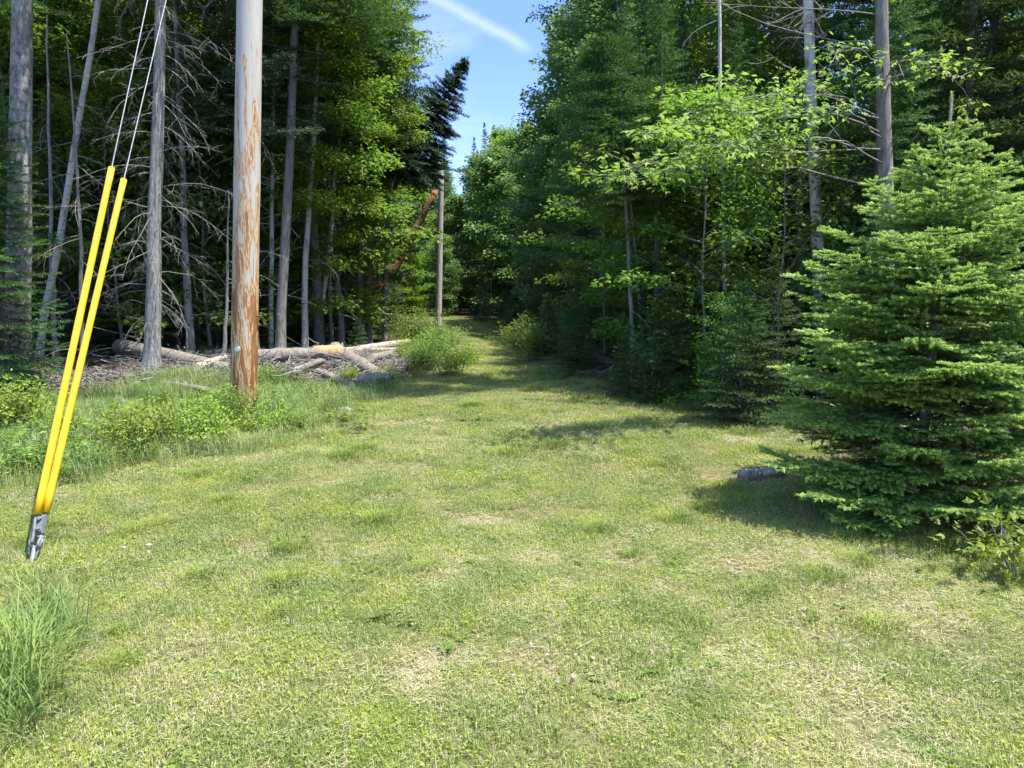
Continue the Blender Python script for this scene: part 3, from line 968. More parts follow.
for (px, py, rad_, lab) in ((344, 413, .075, 'small grey rock in the grass in front of the thick stubby log'),
                            (335, 409, .045, 'smaller dark grey stone touching the grey rock in the grass')):
    p = g(px, py); a = Acc(); r = np.random.default_rng(px)
    u = np.linspace(0, math.pi, 8); v = np.linspace(0, 2 * math.pi, 13)[:-1]
    U, V = np.meshgrid(u, v, indexing='ij')
    R_ = rad_ * (1 + .22 * np.sin(3 * V + U * 2) * np.sin(U) + r.normal(0, .07, U.shape) * np.sin(U))
    vv = np.stack([R_ * np.sin(U) * np.cos(V) * 1.3, R_ * np.sin(U) * np.sin(V), R_ * np.cos(U) * .7], -1).reshape(-1, 3)
    i = np.arange(7)[:, None] * 12; j = np.arange(12)[None]; k = (j + 1) % 12
    a.add(vv, np.stack([i + j, i + k, i + 12 + k, i + 12 + j], -1).reshape(-1, 4)[:, ::-1])
    tag(link('rock', a.mesh('rock', M['rock']), None, (p[0], p[1], rad_ * .35)), lab, 'rock', 'stones in the grass')

for (px, py, h_, lab) in ((124, 422, .30, 'short grey weathered wooden stake in the weeds left of the peeled pole'),
                          (105, 446, .20, 'thin grey splintered stake nearer the lawn in the weeds by the yellow guards')):
    p = g(px, py); a = Acc(); r = np.random.default_rng(px)
    a.tube(np.array([[0, 0, -.05], [.004, 0, h_ * .5], [.012, 0, h_ * .9], [.02, 0, h_]]), [.035, .033, .028, .006], 7)
    a.tube(np.array([[.02, 0, h_ * .4], [.03, 0, h_ * .78]]), [.02, .004], 5)
    tag(link('stake', a.mesh('stake', M['dead']), None, (p[0], p[1], hz(p[0], p[1]))), lab, 'stake', 'stakes in the weeds')

# ------------------------------------------------------------------ tree kinds
BL = [broadleaf(21, 13.5, 3.2, 2.6, .13, 46, 12, 22000, .12, M['beech'], M['bark']),
      broadleaf(22, 12.5, 2.2, 2.4, .11, 44, 12, 22000, .12, M['maple'], M['bark_pale']),
      broadleaf(23, 14.0, 4.0, 2.5, .14, 44, 12, 22000, .125, M['maple'], M['bark'])]
PO = [broadleaf(31, 13.0, 1.2, 2.4, .10, 54, 12, 26000, .125, M['poplar'], M['bark_pale'], upness=.75, name='poplar'),
      broadleaf(32, 11.5, .6, 2.2, .09, 52, 12, 26000, .125, M['poplar'], M['bark_pale'], upness=.75, name='poplar')]
FA = [broadleaf(36, 12.0, .2, 2.7, .10, 44, 10, 14000, .23, M['maple'], M['bark'], upness=.7, name='far_tree'),
      broadleaf(37, 11.0, .1, 2.6, .10, 44, 10, 14000, .23, M['poplar'], M['bark'], upness=.7, name='far_tree'),
      broadleaf(38, 12.0, .2, 2.4, .10, 44, 10, 14000, .23, M['beech'], M['bark'], upness=.7, name='far_tree')]
GW = [broadleaf(35, 10.0, .8, 1.9, .09, 50, 12, 28000, .10, M['grey_leaf'], M['bark'], upness=.7, name='grey_leaved_tree')]
SA = [broadleaf(41, 5.5, .7, 1.5, .04, 26, 10, 6000, .10, M['maple'], M['bark'], lob=True, name='sapling'),
      broadleaf(42, 4.2, .5, 1.3, .035, 22, 10, 5000, .095, M['beech'], M['bark'], name='sapling')]
CF = [conifer(51, 13.0, .5, 2.1, .15, M['fir'], M['bark_dark'], name='fir'),
      conifer(52, 12.0, .4, 1.9, .13, M['fir'], M['bark_dark'], dz=.27, name='fir'),
      conifer(53, 14.5, .8, 2.2, .16, M['dark_spruce'], M['bark_dark'], name='spruce')]
CH = [conifer(56, 15.0, 5.5, 1.9, .15, M['fir'], M['bark'], dead=26, name='tall_spruce'),
      conifer(57, 14.0, 4.2, 1.8, .12, M['dark_spruce'], M['bark'], dead=22, name='tall_spruce')]
SF = [conifer(61, 3.2, .15, 1.0, .035, M['fir'], M['bark_dark'], dz=.16, per=5, ds=.09, sp=.035, nl=.05, nw=.014, name='small_fir'),
      conifer(62, 2.2, .10, .85, .03, M['fir'], M['bark_dark'], dz=.14, per=5, ds=.09, sp=.03, nl=.05, nw=.014, name='small_fir')]


def shrub(seed, h, R, n_st, nleaf, leaf, mat, lob=False):
    r = np.random.default_rng(seed); at_ = Acc(); cen, cd = [], []
    for i in range(n_st):
        az = r.uniform(0, 6.28); el = math.radians(r.uniform(35, 80)); L = h * r.uniform(.6, 1.1)
        d = np.array([math.cos(az) * math.cos(el), math.sin(az) * math.cos(el), math.sin(el)]); d[:2] *= R / h * 1.3
        pts = curve(np.append(r.normal(0, R * .25, 2), -.02), d, L, 5, r, -.1, .08)
        at_.tube(pts, np.linspace(.007, .002, 6), 4, .5, False)
        for k in range(7):
            s = .25 + .75 * (k + r.random()) / 7; ii = min(4, int(s * 5)); q = pts[ii] + (pts[ii + 1] - pts[ii]) * (s * 5 - ii)
            dd = unit(r.normal(0, 1, 3) * [1, 1, .4] + [0, 0, .2]); e = q + dd * r.uniform(.05, .22) * h
            cen.append(e); cd.append(dd)
    cen, cd = np.array(cen), np.array(cd); n = max(1, nleaf // len(cen)); k = np.repeat(np.arange(len(cen)), n)
    off = r.normal(0, 1, (len(k), 3)) * np.array([.06, .06, .035]) * (leaf / .05)
    D = unit(off) + cd[k] * .4 + r.normal(0, .3, off.shape); Nn = np.array([[0, 0, 1.0]]) + r.normal(0, .4, off.shape)
    P = cen[k] + off; P[:, 2] = np.maximum(P[:, 2], .02)
    tint = np.clip(r.random(len(cen))[k] * .5 + r.random(len(k)) * .5, 0, 1); L = leaf * r.uniform(.6, 1.3, len(k))
    ac = Acc()
    if lob: ac.lobed(P, D, Nn, L, tint)
    else: ac.blades(P, D, Nn, L, L * .55, tint, .08, .06)
    return dict(stems=at_.mesh('shrub_stems', M['bark']), foliage=ac.mesh('shrub_foliage', mat))


SH = [shrub(71, .75, .55, 22, 2300, .055, M['shrub']), shrub(72, .6, .5, 18, 1700, .05, M['shrub']), shrub(73, 1.1, .7, 30, 4200, .065, M['weed'])]

# ------------------------------------------------------------------ individual trees of the left wood edge
def px_tree(px0, py0, px1, py1, Y=None):
    b = g(px0, py0) if Y is None else np.array([at(px0, py0, Y)[0], Y, 0])
    t = at(px1, py1, b[1]); b = b.copy(); b[2] = hz(b[0], b[1])
    return b, (t[0] - b[0]) / (t[2] - b[2])


def trunk_tree(name, px0, py0, px1, py1, wid_px, H, mat, label, seed, Y=None, crown=None, wob=.03, branches=0, bl=(.4, 1.2), blo=.5, bhi=None,
               bdepth=1, bdroop=-.5, br=.008, cat='tree', r_top=.25, hide_crown_base=None):
    """leaning trunk whose crown (a shared mesh) starts above the frame"""
    r = np.random.default_rng(seed)
    b, ln = px_tree(px0, py0, px1, py1, Y)
    o = tag(empty(name, tuple(b)), label, cat)
    r0 = wid_px * b[1] / F / 2
    n = 14; z = np.linspace(-.15, H, n); w = np.cumsum(r.normal(0, wob, (n, 2)), 0); w -= w[0]; w *= .5
    tp = np.column_stack([w[:, 0] + ln * z, w[:, 1], z])
    a = Acc(); trunk_tube(a, tp, r0 * 1.05, r0 * r_top, 12, 1.45, 1.0)
    link('trunk', a.mesh(name + '_trunk', mat), o)
    if branches:
        a = Acc(); hi = bhi or H * .8
        for i in range(branches if branches <= 16 else 0):
            zz = blo + (hi - blo) * (i + r.random()) / branches
            a1 = Acc(); bare_branch(a1, r, trunk_at(tp, zz), r.uniform(0, 6.28), math.radians(r.uniform(-28, 12)), r.uniform(*bl), br, 6, bdroop, bdepth)
            link('dead_branch', a1.mesh(name + '_dead_branch', M['dead']), o)
        for i in range(branches if branches > 16 else 0):
            zz = blo + (hi - blo) * (i + r.random()) / branches
            bare_branch(a, r, trunk_at(tp, zz), r.uniform(0, 6.28), math.radians(r.uniform(-28, 12)), r.uniform(*bl), br, 6, bdroop, bdepth)
        if branches > 16: link('dead_branches', a.mesh(name + '_dead_branches', M['dead']), o)
    if crown:
        me, cz, cs = crown
        c = link('crown', me, o); c.location = tuple(trunk_at(tp, H) - np.array([0, 0, cz * cs])); c.scale = (cs, cs, cs)
        c.rotation_euler = (0, 0, seed)
    return o, tp


trunk_tree('birch', 19, 398, 21, 0, 23, 15.5, M['old_birch'], 'thick pale grey patchy birch trunk at the far left edge of the photo', 1, Y=12.0, crown=(BL[0]['crown'], 13.0, .9))
trunk_tree('birch', 40, 385, 97, 0, 7, 14, M['birch'], 'thin white birch leaning right, just right of the thick grey birch', 2, Y=13.2, crown=(BL[1]['crown'], 12.3, .7), wob=.05)
trunk_tree('dead_spruce', 152, 384, 164, 0, 15, 11, M['bark_pale'], 'dead pale grey spruce covered in whorls of bare drooping branches', 3, branches=120, bl=(.4, 1.6), blo=.9, bhi=8.0, bdepth=2,
           bdroop=-.7, br=.0075)
trunk_tree('dead_tree', 190, 368, 181, 100, 8, 8, M['bark_pale'], 'thin dead grey trunk with bare twigs right of the large dead spruce', 4, branches=40, bl=(.4, 1.3), blo=.7, bhi=7, bdepth=1, bdroop=-.6)
trunk_tree('dead_snag', 224, 372, 229, 222, 4, 3.2, M['dead'], 'short thin pale snag immediately left of the peeled utility pole', 5, branches=8, bl=(.2, .6), blo=.6, bhi=3)
trunk_tree('spruce', 281, 366, 296, 0, 10, 15, M['bark'], 'straight brown grey trunk just right of the peeled utility pole', 6, branches=16, bl=(.3, 1.0), blo=1.5, bhi=9, crown=(CH[0]['crown'], 14.8, .9))
trunk_tree('birch', 271, 360, 273, 190, 5, 11, M['birch'], 'thin twin-like pale stem between the utility pole and the straight brown trunk', 7, Y=16.5, branches=8, bl=(.3, .8), blo=1.2, bhi=6,
           crown=(BL[2]['crown'], 13.8, .55))
trunk_tree('birch', 305, 360, 320, 30, 6.5, 10.5, M['birch'], 'slender white birch right of the straight brown trunk, leaves at its top', 8, Y=16.8, branches=10, bl=(.6, 1.6), blo=1.4, bhi=4.5, bdroop=-.7, wob=.04,
           crown=(BL[1]['crown'], 12.3, .75))
trunk_tree('birch', 318, 354, 336, 190, 5, 11, M['birch'], 'thinner crooked birch behind the slender white birch', 9, Y=18.5, branches=8, bl=(.5, 1.5), blo=1.5, bhi=4, wob=.06, crown=(BL[2]['crown'], 13.8, .6))
for i, (px, wpx, lab) in enumerate(((358, 6, 'left one of the dark bare trunks under the rust coloured dead bough'), (369, 7, 'middle dark bare trunk under the rust coloured dead bough'),
                                    (385, 5, 'right one of the dark bare trunks, next to the leaning dark spruce'))):
    trunk_tree('spruce', px, 352, px + 2, 200, wpx, 12.5, M['bark'], lab, 20 + i, Y=20 + i * .6, branches=22, bl=(.3, .9), blo=.6, bhi=4.5, crown=(CH[1]['crown'], 13.8, .8))
trunk_tree('dead_tree', 84, 388, 72, 150, 4.5, 5.5, M['dead'], 'thin bare pale stem behind the yellow guards', 31, Y=12.6, branches=26, bl=(.4, 1.3), blo=.3, bhi=5, bdroop=-.5)
trunk_tree('dead_tree', 57, 388, 52, 200, 5, 6, M['bark_pale'], 'grey bare stem between the thick grey birch and the yellow guards', 32, Y=13.4, branches=22, bl=(.4, 1.2), blo=.3, bhi=5)

# rust coloured dead bough
bp = at(352, 281, 19.4)
o = built_thing('dead_bough', (bp[0], bp[1], bp[2]), 'rust coloured dead fir bough caught among the dark bare trunks', 'branch')
a = Acc(); r = np.random.default_rng(8); pts = curve((0, 0, 0), (1, -.1, .02), 1.1, 6, r, -.1, .05); a.tube(pts, np.linspace(.015, .004, 7), 5)
link('stem', a.mesh('dead_bough_stem', M['dead']), o)
a = Acc(); k = r.integers(0, 6, 380); P = pts[k] + (pts[k + 1] - pts[k]) * r.random((380, 1)) + r.normal(0, 1, (380, 3)) * [.09, .12, .035]
a.tris(P, r.normal(0, 1, (380, 3)) * [1, 1, .3], np.array([[0, 0, 1.0]]) + r.normal(0, .3, (380, 3)), .08, .022, r.random(380))
link('dead_needles', a.mesh('dead_bough_needles', M['rust']), o)

# leaning dark spruce over the lane
lb = at(306, 335, 21.5); lt = at(467, 58, 21.0); lb[2] = 0
dv = Vector(lt - lb); Lh = dv.length
LS = conifer(66, Lh, 5.5, 1.4, .14, M['dark_spruce'], M['bark_dark'], dz=.11, per=6, el0=-8, el1=12, pw=.9, jit=.4, sp=.04, nl=.085, nw=.024, ds=.10, name='leaning_spruce')
o = place('spruce', LS, tuple(lb), label='dark leaning spruce slanting out over the lane against the sky')
o.rotation_mode = 'QUATERNION'; o.rotation_quaternion = dv.to_track_quat('Z', 'Y')

# ------------------------------------------------------------------ woods: rows of trees
forest = []   # (kind name, parts, x, y, scale, zone)
rf = np.random.default_rng(77)


NOMH = {}


def add(kind, parts, x, y, s, zone):
    if zone in ('right_edge', 'right_deep'):
        key = id(parts['crown'])
        if key not in NOMH: NOMH[key] = max(v.co.z for v in parts['crown'].vertices)
        s = min(s, 2.2 * (x - xr(y) + 1.15) / NOMH[key])
    forest.append([kind, parts, x, y, s, zone])


# right wall, from the lane edge inwards
right_edge = [(10.9, .9, 'maple', SA[0], .85), (12.3, .9, 'maple', SA[1], 1.15), (13.2, 1.2, 'maple', SA[0], 1.1), (9.9, 1.3, 'maple', SA[1], .9), (15.0, .9, 'maple', SA[0], 1.0), (9.6, 2.2, 'fir', CF[1], .80), (11.6, 1.55, 'fir', CF[1], .9), (14.0, 1.9, 'fir', CF[2], .8),
              (15.4, 1.8, 'fir', CF[1], .85), (17.0, 2.2, 'fir', CF[0], .9), (19.0, 2.6, 'poplar', PO[1], .62), (21.2, 2.2, 'fir', CF[2], .5), (22.8, 2.9, 'poplar', PO[0], .68),
              (25.2, 2.7, 'poplar', PO[1], .6), (27.4, 2.2, 'fir', CF[1], .55), (30.5, 3.4, 'poplar', FA[1], .75), (34, 5.2, 'poplar', FA[1], 1.25), (38, 4.6, 'poplar', FA[1], .7)]
for y, dx, kd, pr, s in right_edge:
    add(kd, pr, xr(y) + dx, y, s, 'right_edge')
for y, dx, kd, pr, s in [(10.6, 4.2, 'fir', CF[0], .9), (13.2, 3.7, 'maple', BL[0], .95), (16.4, 4.0, 'maple', BL[2], 1.0),
                         (18.4, 4.8, 'poplar', PO[0], 1.1), (20.6, 5.2, 'poplar', PO[1], 1.2), (23.4, 5.4, 'poplar', PO[0], 1.15), (26.5, 5.2, 'poplar', PO[1], 1.15), (10.2, 6.3, 'fir', CF[2], .9),
                         (12.2, 5.9, 'fir', CF[1], 1.0), (13.8, 6.2, 'maple', BL[2], .9), (15.6, 6.4, 'fir', CF[2], 1.0), (17.4, 6.2, 'fir', CF[0], 1.0), (11.2, 8.3, 'fir', CF[0], 1.0),
                         (13.0, 8.4, 'fir', CF[1], 1.0), (14.9, 8.7, 'fir', CF[2], .9), (9.4, 7.6, 'maple', BL[0], .85), (16.8, 9.3, 'maple', BL[1], 1.0), (18.8, 9.8, 'fir', CF[1], 1.1), (20, 7, 'fir', CF[2], 1.0)]:
    add(kd, pr, xr(y) + dx, y, s, 'right_deep')
for x, y, pr, sc_ in ((2.3, 31.0, PO[0], 1.2), (3.3, 27.0, PO[1], 1.2)):      # feathery crowns that narrow the sky gap
    forest.append(['poplar', pr, x, y, sc_, 'right_edge'])
# far end of the lane
for x, y, kd, pr, s in [(-3.4, 45, 'poplar', FA[1], .62), (-6.0, 46, 'maple', FA[0], .7), (-1.2, 44, 'poplar', FA[1], .85), (-4.6, 52, 'fir', CF[0], .95), (-8.2, 49, 'poplar', FA[1], .85),
                        (.8, 46, 'poplar', FA[1], 1.0), (-2.2, 52, 'maple', FA[2], .85), (-10.5, 46, 'maple', FA[0], .9), (-6.9, 57, 'fir', CF[2], .9), (2.5, 51, 'maple', FA[0], 1.0), (-5.4, 40.5, 'maple', FA[0], .38),
                        (-3.9, 42, 'poplar', FA[1], .40), (-7.3, 42, 'maple', FA[0], .5), (-9.5, 42, 'poplar', FA[1], .7)]:
    add(kd, pr, x, y, s, 'far')
# left edge beyond the debris
for x, y, kd, pr, s in [(-4.3, 22.2, 'grey', GW[0], .95), (-5.4, 25.0, 'maple', BL[2], 1.0), (-5.8, 23.6, 'grey', GW[0], 1.1), (-6.4, 29.0, 'poplar', PO[1], 1.0), (-7.2, 26.5, 'maple', BL[1], 1.0), (-5.2, 28.0, 'maple', SA[0], .8),
                        (-7.4, 33, 'poplar', FA[1], .8), (-9.0, 36, 'poplar', FA[1], .8), (-10.6, 38, 'poplar', FA[1], .9), (-6.6, 31.5, 'maple', FA[0], .45), (-4.6, 20.4, 'maple', SA[0], .8), (-4.5, 19.6, 'maple', BL[1], .85), (-6.6, 19.0, 'maple', BL[2], .9), (-5.2, 18.9, 'fir', SF[0], .8),
                        (-7.5, 17.8, 'maple', SA[0], 1.1)]:
    add(kd, pr, x, y, s, 'left_edge')
# left wood, jittered rows
for y in np.arange(15.2, 33, 2.8):
    x = -.70 * y - 1.6
    while x < xl(y) - (3.6 if y < 22 else 6.0):
        X = x + rf.normal(0, .45); Y = y + rf.normal(0, .55)
        u = rf.random()
        if Y < 20 and X / Y < -.34: u = u * .5 if X / Y > -.62 else u * .6
        if u < .42: kd, pr = 'tall_spruce', CH[rf.integers(0, 2)]
        elif u < .58: kd, pr = 'fir', CF[rf.integers(0, 3)]
        elif u < .90: kd, pr = 'maple', BL[rf.integers(0, 3)]
        else: kd, pr = 'small_fir', SF[0]
        add(kd, pr, X, Y, rf.uniform(.8, 1.1), 'left_wood')
        x += rf.uniform(2.5, 3.5)
add('fir', CF[0], -9.6, 13.2, .62, 'left_front'); add('fir', CF[1], -7.75, 11.4, .52, 'left_front'); add('fir', CF[0], -8.9, 16.2, .42, 'left_front'); add('maple', BL[2], -8.4, 17.2, .95, 'left_front'); add('maple', BL[1], -10.6, 16.0, .95, 'left_front')
for px, y, kd, pr, s in [(92, 16.4, 'maple', SA[0], 1.35), (70, 15.2, 'fir', CF[1], .42), (214, 17.2, 'maple', SA[1], 1.5), (138, 18.2, 'fir', CF[0], .5), (196, 19.0, 'maple', BL[1], .85), (22, 14.6, 'maple', SA[0], 1.2),
                         (258, 19.5, 'fir', CF[1], .6), (112, 20.0, 'maple', BL[1], .95), (330, 18.6, 'maple', SA[0], 1.3), (118, 14.8, 'maple', SA[0], 1.0), (206, 15.6, 'maple', SA[1], 1.25), (176, 16.8, 'maple', BL[1], .62), (64, 14.4, 'fir', CF[0], .4), (252, 16.6, 'fir', CF[0], .42)]:
    add(kd, pr, (px - 512) / F * y * .99, y, s, 'left_front')
add('fir', CF[1], -6.9, 15.4, .5, 'left_front'); add('small_fir', SF[0], -9.2, 11.6, .9, 'left_front')

KN = {'fir': ('fir_tree', 'dark fir', 'firs'), 'poplar': ('poplar', 'light green poplar', 'poplars'), 'maple': ('maple', 'leafy maple', 'maples'),
      'tall_spruce': ('spruce', 'bare-legged spruce', 'tall spruces'), 'small_fir': ('fir_sapling', 'small low fir', 'small firs'), 'grey': ('willow', 'grey green willow', 'willows')}
ZN = {'right_edge': ('at the lane\'s right edge', 'right lane edge'), 'right_deep': ('in the wood right of the lane', 'right wood'),
      'far': ('closing the lane\'s far end', 'far end of the lane'), 'left_edge': ('left of the lane beyond the logs', 'left lane edge'),
      'left_wood': ('in the wood behind the logs', 'left wood'), 'left_front': ('fronting the wood behind the guards', 'left wood front')}
ORD = ['first', 'second', 'third', 'fourth', 'fifth', 'sixth', 'seventh', 'eighth', 'ninth', 'tenth', 'eleventh', 'twelfth', 'thirteenth', 'fourteenth', 'fifteenth', 'sixteenth', 'seventeenth', 'eighteenth', 'nineteenth',
       'twentieth'] + ['twenty-' + q for q in ('first', 'second', 'third', 'fourth', 'fifth', 'sixth', 'seventh', 'eighth', 'ninth')] + ['later'] * 40
cls = {}
for f in forest: cls.setdefault((f[0], f[5]), []).append(f)
for (kd, zone), L in cls.items():
    L.sort(key=lambda f: proj((f[2], f[3], 1.5))[0])
    nm, desc, pl = KN[kd]
    for i, (k_, pr, x, y, s, z_) in enumerate(L):
        lab = (f'{ORD[i]} {desc} from the left of those ' if len(L) > 1 else desc + ' ') + ZN[zone][0]
        place(nm, pr, (x, y, hz(x, y)), s, rf.uniform(0, 6.28), label=lab, group=f'{pl} of the {ZN[zone][1]}')

# right-hand individual trees
trunk_tree('birch', 824, 420, 812, 0, 12, 14, M['birch'], 'pale birch trunk rising above the young spruce, left of the grey maple trunk', 40, Y=9.9, crown=(BL[0]['crown'], 13.0, .36), branches=8, bl=(.4, 1.1), blo=2.2, bhi=6)
trunk_tree('birch', 727, 420, 722, 0, 4.5, 12, M['birch'], 'very thin white birch stem in the dark wood right of the lane', 41, Y=11.4, crown=(BL[1]['crown'], 12.3, .3), wob=.03, branches=6, bl=(.3, .9), blo=3, bhi=7)
for i, (px, px1, wpx, lab) in enumerate(((634, 628, 5, 'leftmost of the thin dark stems in the gap right of the lane'), (648, 634, 4, 'slanting thin grey stem in the gap right of the lane'),
                                         (660, 660, 6, 'rightmost thin dark stem in the gap right of the lane'))):
    trunk_tree('spruce', px, 385, px1, 220, wpx, 6, M['bark'], lab, 45 + i, Y=11.6 + .3 * i, branches=12, bl=(.2, .6), blo=.5, bhi=4, crown=(SF[0]['crown'], 3.1, 1.0))

# maple with the sunlit bough reaching left over the lane side
b, ln = px_tree(882, 430, 884, 60, 9.0)
o = tag(empty('maple', tuple(b)), 'grey trunked maple whose long sunlit bough of bright leaves reaches left', 'tree')
r = np.random.default_rng(91); a = Acc()
z = np.linspace(-.15, 10, 14); tp = np.column_stack([ln * z + .03 * np.sin(z), .03 * np.cos(z), z]); trunk_tube(a, tp, .115, .03, 12)
ac = Acc(); cen, cd = [], []
limbs = [((620, 185), 7.3, 190, 26), ((600, 178), 7.0, 150, 20), ((700, 110), 7.6, 120, 22), ((690, 150), 7.1, 165, 22), ((655, 130), 7.5, 135, 16), ((775, 120), 7.4, 140, 12), ((960, 80), 8.2, 90, 6), ((905, 75), 7.6, 90, 5), ((830, 62), 7.9, 75, 4)]
for (tx, ty), Y_, sy, ns in limbs:
    e = at(tx, ty, Y_) - b; s0 = at(882, sy, b[1]) - b; s0 = trunk_at(tp, s0[2])
    q = np.linspace(0, 1, 9)[:, None]; pts = s0 + (e - s0) * q + np.array([0, 0, .22]) * np.sin(q * 3.14) + r.normal(0, .03, (9, 3)) * (q > 0)
    a.tube(pts, np.linspace(.011, .003, 9), 6, .5, False)
    for k in range(ns):
        s = .45 + .55 * (k + r.random()) / ns; ii = min(7, int(s * 8)); p = pts[ii] + (pts[ii + 1] - pts[ii]) * (s * 8 - ii)
        dd = unit(unit(e - s0) * .5 + r.normal(0, 1, 3) * [.8, .8, .35]); l = r.uniform(.1, .45); c = p + dd * l
        a.tube(np.array([p, (p + c) / 2 + r.normal(0, .02, 3), c]), [.006, .005, .003], 4, .5, False)
        cen.append(c); cd.append(dd)
cen, cd = np.array(cen), np.array(cd); k = np.repeat(np.arange(len(cen)), 14)
off = r.normal(0, 1, (len(k), 3)) * [.085, .085, .04]
ac.lobed(cen[k] + off, unit(off) + cd[k] * .4 + [0, 0, -.35], np.array([[0, 0, 1.0]]) + r.normal(0, .35, off.shape), r.uniform(.045, .095, len(k)), np.clip(.45 + .5 * r.random(len(k)), 0, 1))
link('trunk', a.mesh('maple_trunk', M['bark']), o); link('crown', ac.mesh('maple_crown', M['sunlit_maple']), o)
a = Acc()
for sy, az, L in ((150, 3.1, 2.0), (120, 3.3, 1.7), (40, 2.8, 2.6), (15, 3.6, 2.0), (200, .2, 1.0)):
    s0 = trunk_at(tp, (at(882, sy, b[1]) - b)[2]); a = Acc(); bare_branch(a, r, s0, az, .1, L, .009, 9, -.1, 2)
    link('dead_branch', a.mesh('maple_dead_branch', M['dead']), o)

# ------------------------------------------------------------------ young spruce in the foreground
YS = 5.2
sx = at(935, 300, YS)[0]
topz = at(935, 95, YS)[2]
YSP = conifer(88, topz, .03, 1.02, .045, M['young'], M['bark'], dz=.125, per=8, sp=.0085, nl=.0175, nw=.0085, ds=.08, zj=.12, dzt=.30, leader=.17, el0=-3, el1=40, sub=True, pw=None, latk=.5, brk=.006, radial=5, jit=.30, name='young_spruce', sst=.075, tipk=.95)
place('spruce', YSP, (sx, YS, 0), 1.0, .6, label='bushy young spruce with pale new tips standing on the lawn edge at right')

# understory along the right edge
for px, py, pr, s, lab, nm, cat in [(742, 428, SF[1], .75, 'small fir crouching at the wood edge just left of the young spruce', 'fir_sapling', 'tree'),
                                    (770, 425, SF[0], .62, 'small fir with open boughs partly hidden by the young spruce', 'fir_sapling', 'tree'),
                                    (628, 398, SF[1], .5, 'low dark fir seedling at the lane edge under the thin dark stems', 'fir_sapling', 'tree'),
                                    (680, 402, SH[1], .8, 'low leafy shrub at the wood edge right of the fir seedling', 'shrub', 'shrub'),
                                    (720, 415, SA[1], .35, 'knee-high broadleaf sapling with bright leaves at the wood edge', 'sapling', 'sapling'),
                                    (575, 372, SF[1], .8, 'low fir beside the dark rut on the right of the lane', 'fir_sapling', 'tree'),
                                    (540, 360, SH[2], .9, 'pale leafy bush on the right lane edge in the shade', 'shrub', 'shrub'),
                                    (520, 352, SH[0], 1.0, 'low bush at the right lane edge farthest from the camera', 'shrub', 'shrub'),
                                    (690, 385, SA[0], .55, 'leafy maple sapling standing in the dark gap right of the lane', 'sapling', 'sapling'),
                                    (655, 372, SA[1], .75, 'taller thin sapling behind the thin dark stems', 'sapling', 'sapling')]:
    p = g(px, py); p[2] = hz(p[0], p[1])
    place(nm, pr, tuple(p), s, px * .1, label=lab, cat=cat)
p = g(1006, 575)
place('sapling', shrub(75, .42, .22, 7, 150, .065, M['shrub'], True), tuple(p), 1.0, 0, label='tiny maple seedling with bright leaves in front of the young spruce', cat='sapling')

# ------------------------------------------------------------------ shrubs on the left
for px, py, pr, s, lab in [(160, 452, SH[0], .80, 'bright yellow green shrub in the weeds midway between guards and peeled pole'),
                           (205, 446, SH[1], .85, 'leafy green shrub just left of the peeled pole base'),
                           (228, 430, SH[2], .42, 'small dark green shrub against the left of the peeled pole base'),
                           (268, 434, SH[1], .62, 'small leafy shrub at the right foot of the peeled pole'),
                           (120, 446, SH[1], .7, 'low shrub in the weeds beside the short grey stake'),
                           (12, 432, SH[0], .95, 'bright leafy shrub at the left edge under the thick birch'),
                           (60, 440, SH[1], .6, 'low shrub immediately left of the yellow guards'),
                           (425, 374, SH[2], .62, 'large bright green bush by the lane in front of the slim grey pole'),
                           (452, 377, SH[0], .75, 'rounded bright bush nearest the lane below the slim grey pole'),
                           (405, 366, SH[0], .8, 'bright bush touching the end of the slanting pale log'),
                           (440, 360, SH[2], .75, 'tall bush directly around the base of the slim grey pole'),
                           (462, 364, SH[1], .85, 'low bush spilling onto the lane right of the slim grey pole'),
                           (412, 347, SH[2], .95, 'bushy thicket behind the slanting pale log, left of the slim pole'),
                           (385, 384, SH[1], .55, 'small weed clump growing among the logs beside the thick stubby one'),
                           (350, 384, SH[1], .5, 'small green weed clump in front of the orange-ended log')]:
    p = g(px, py); p[2] = hz(p[0], p[1])
    place('shrub', pr, tuple(p), s, px * .37, label=lab, cat='shrub', group='shrubs left of the lane')

# ------------------------------------------------------------------ verge weeds, tall grass, brush, undergrowth (uncountable)
def tall_protos():
    res = []
    for k in range(4):
        r = np.random.default_rng(200 + k); a = Acc(); n = 130
        P = np.zeros((n, 3)); P[:, :2] = r.normal(0, .10, (n, 2))
        a.grass(P, np.arctan2(P[:, 1], P[:, 0]) + r.normal(0, .8, n), r.uniform(.10, .34, n), r.uniform(.003, .006, n), r.uniform(.15, .95, n), r.random(n))
        res.append(a.mesh('tall_grass', M['tall_grass']))
    return res


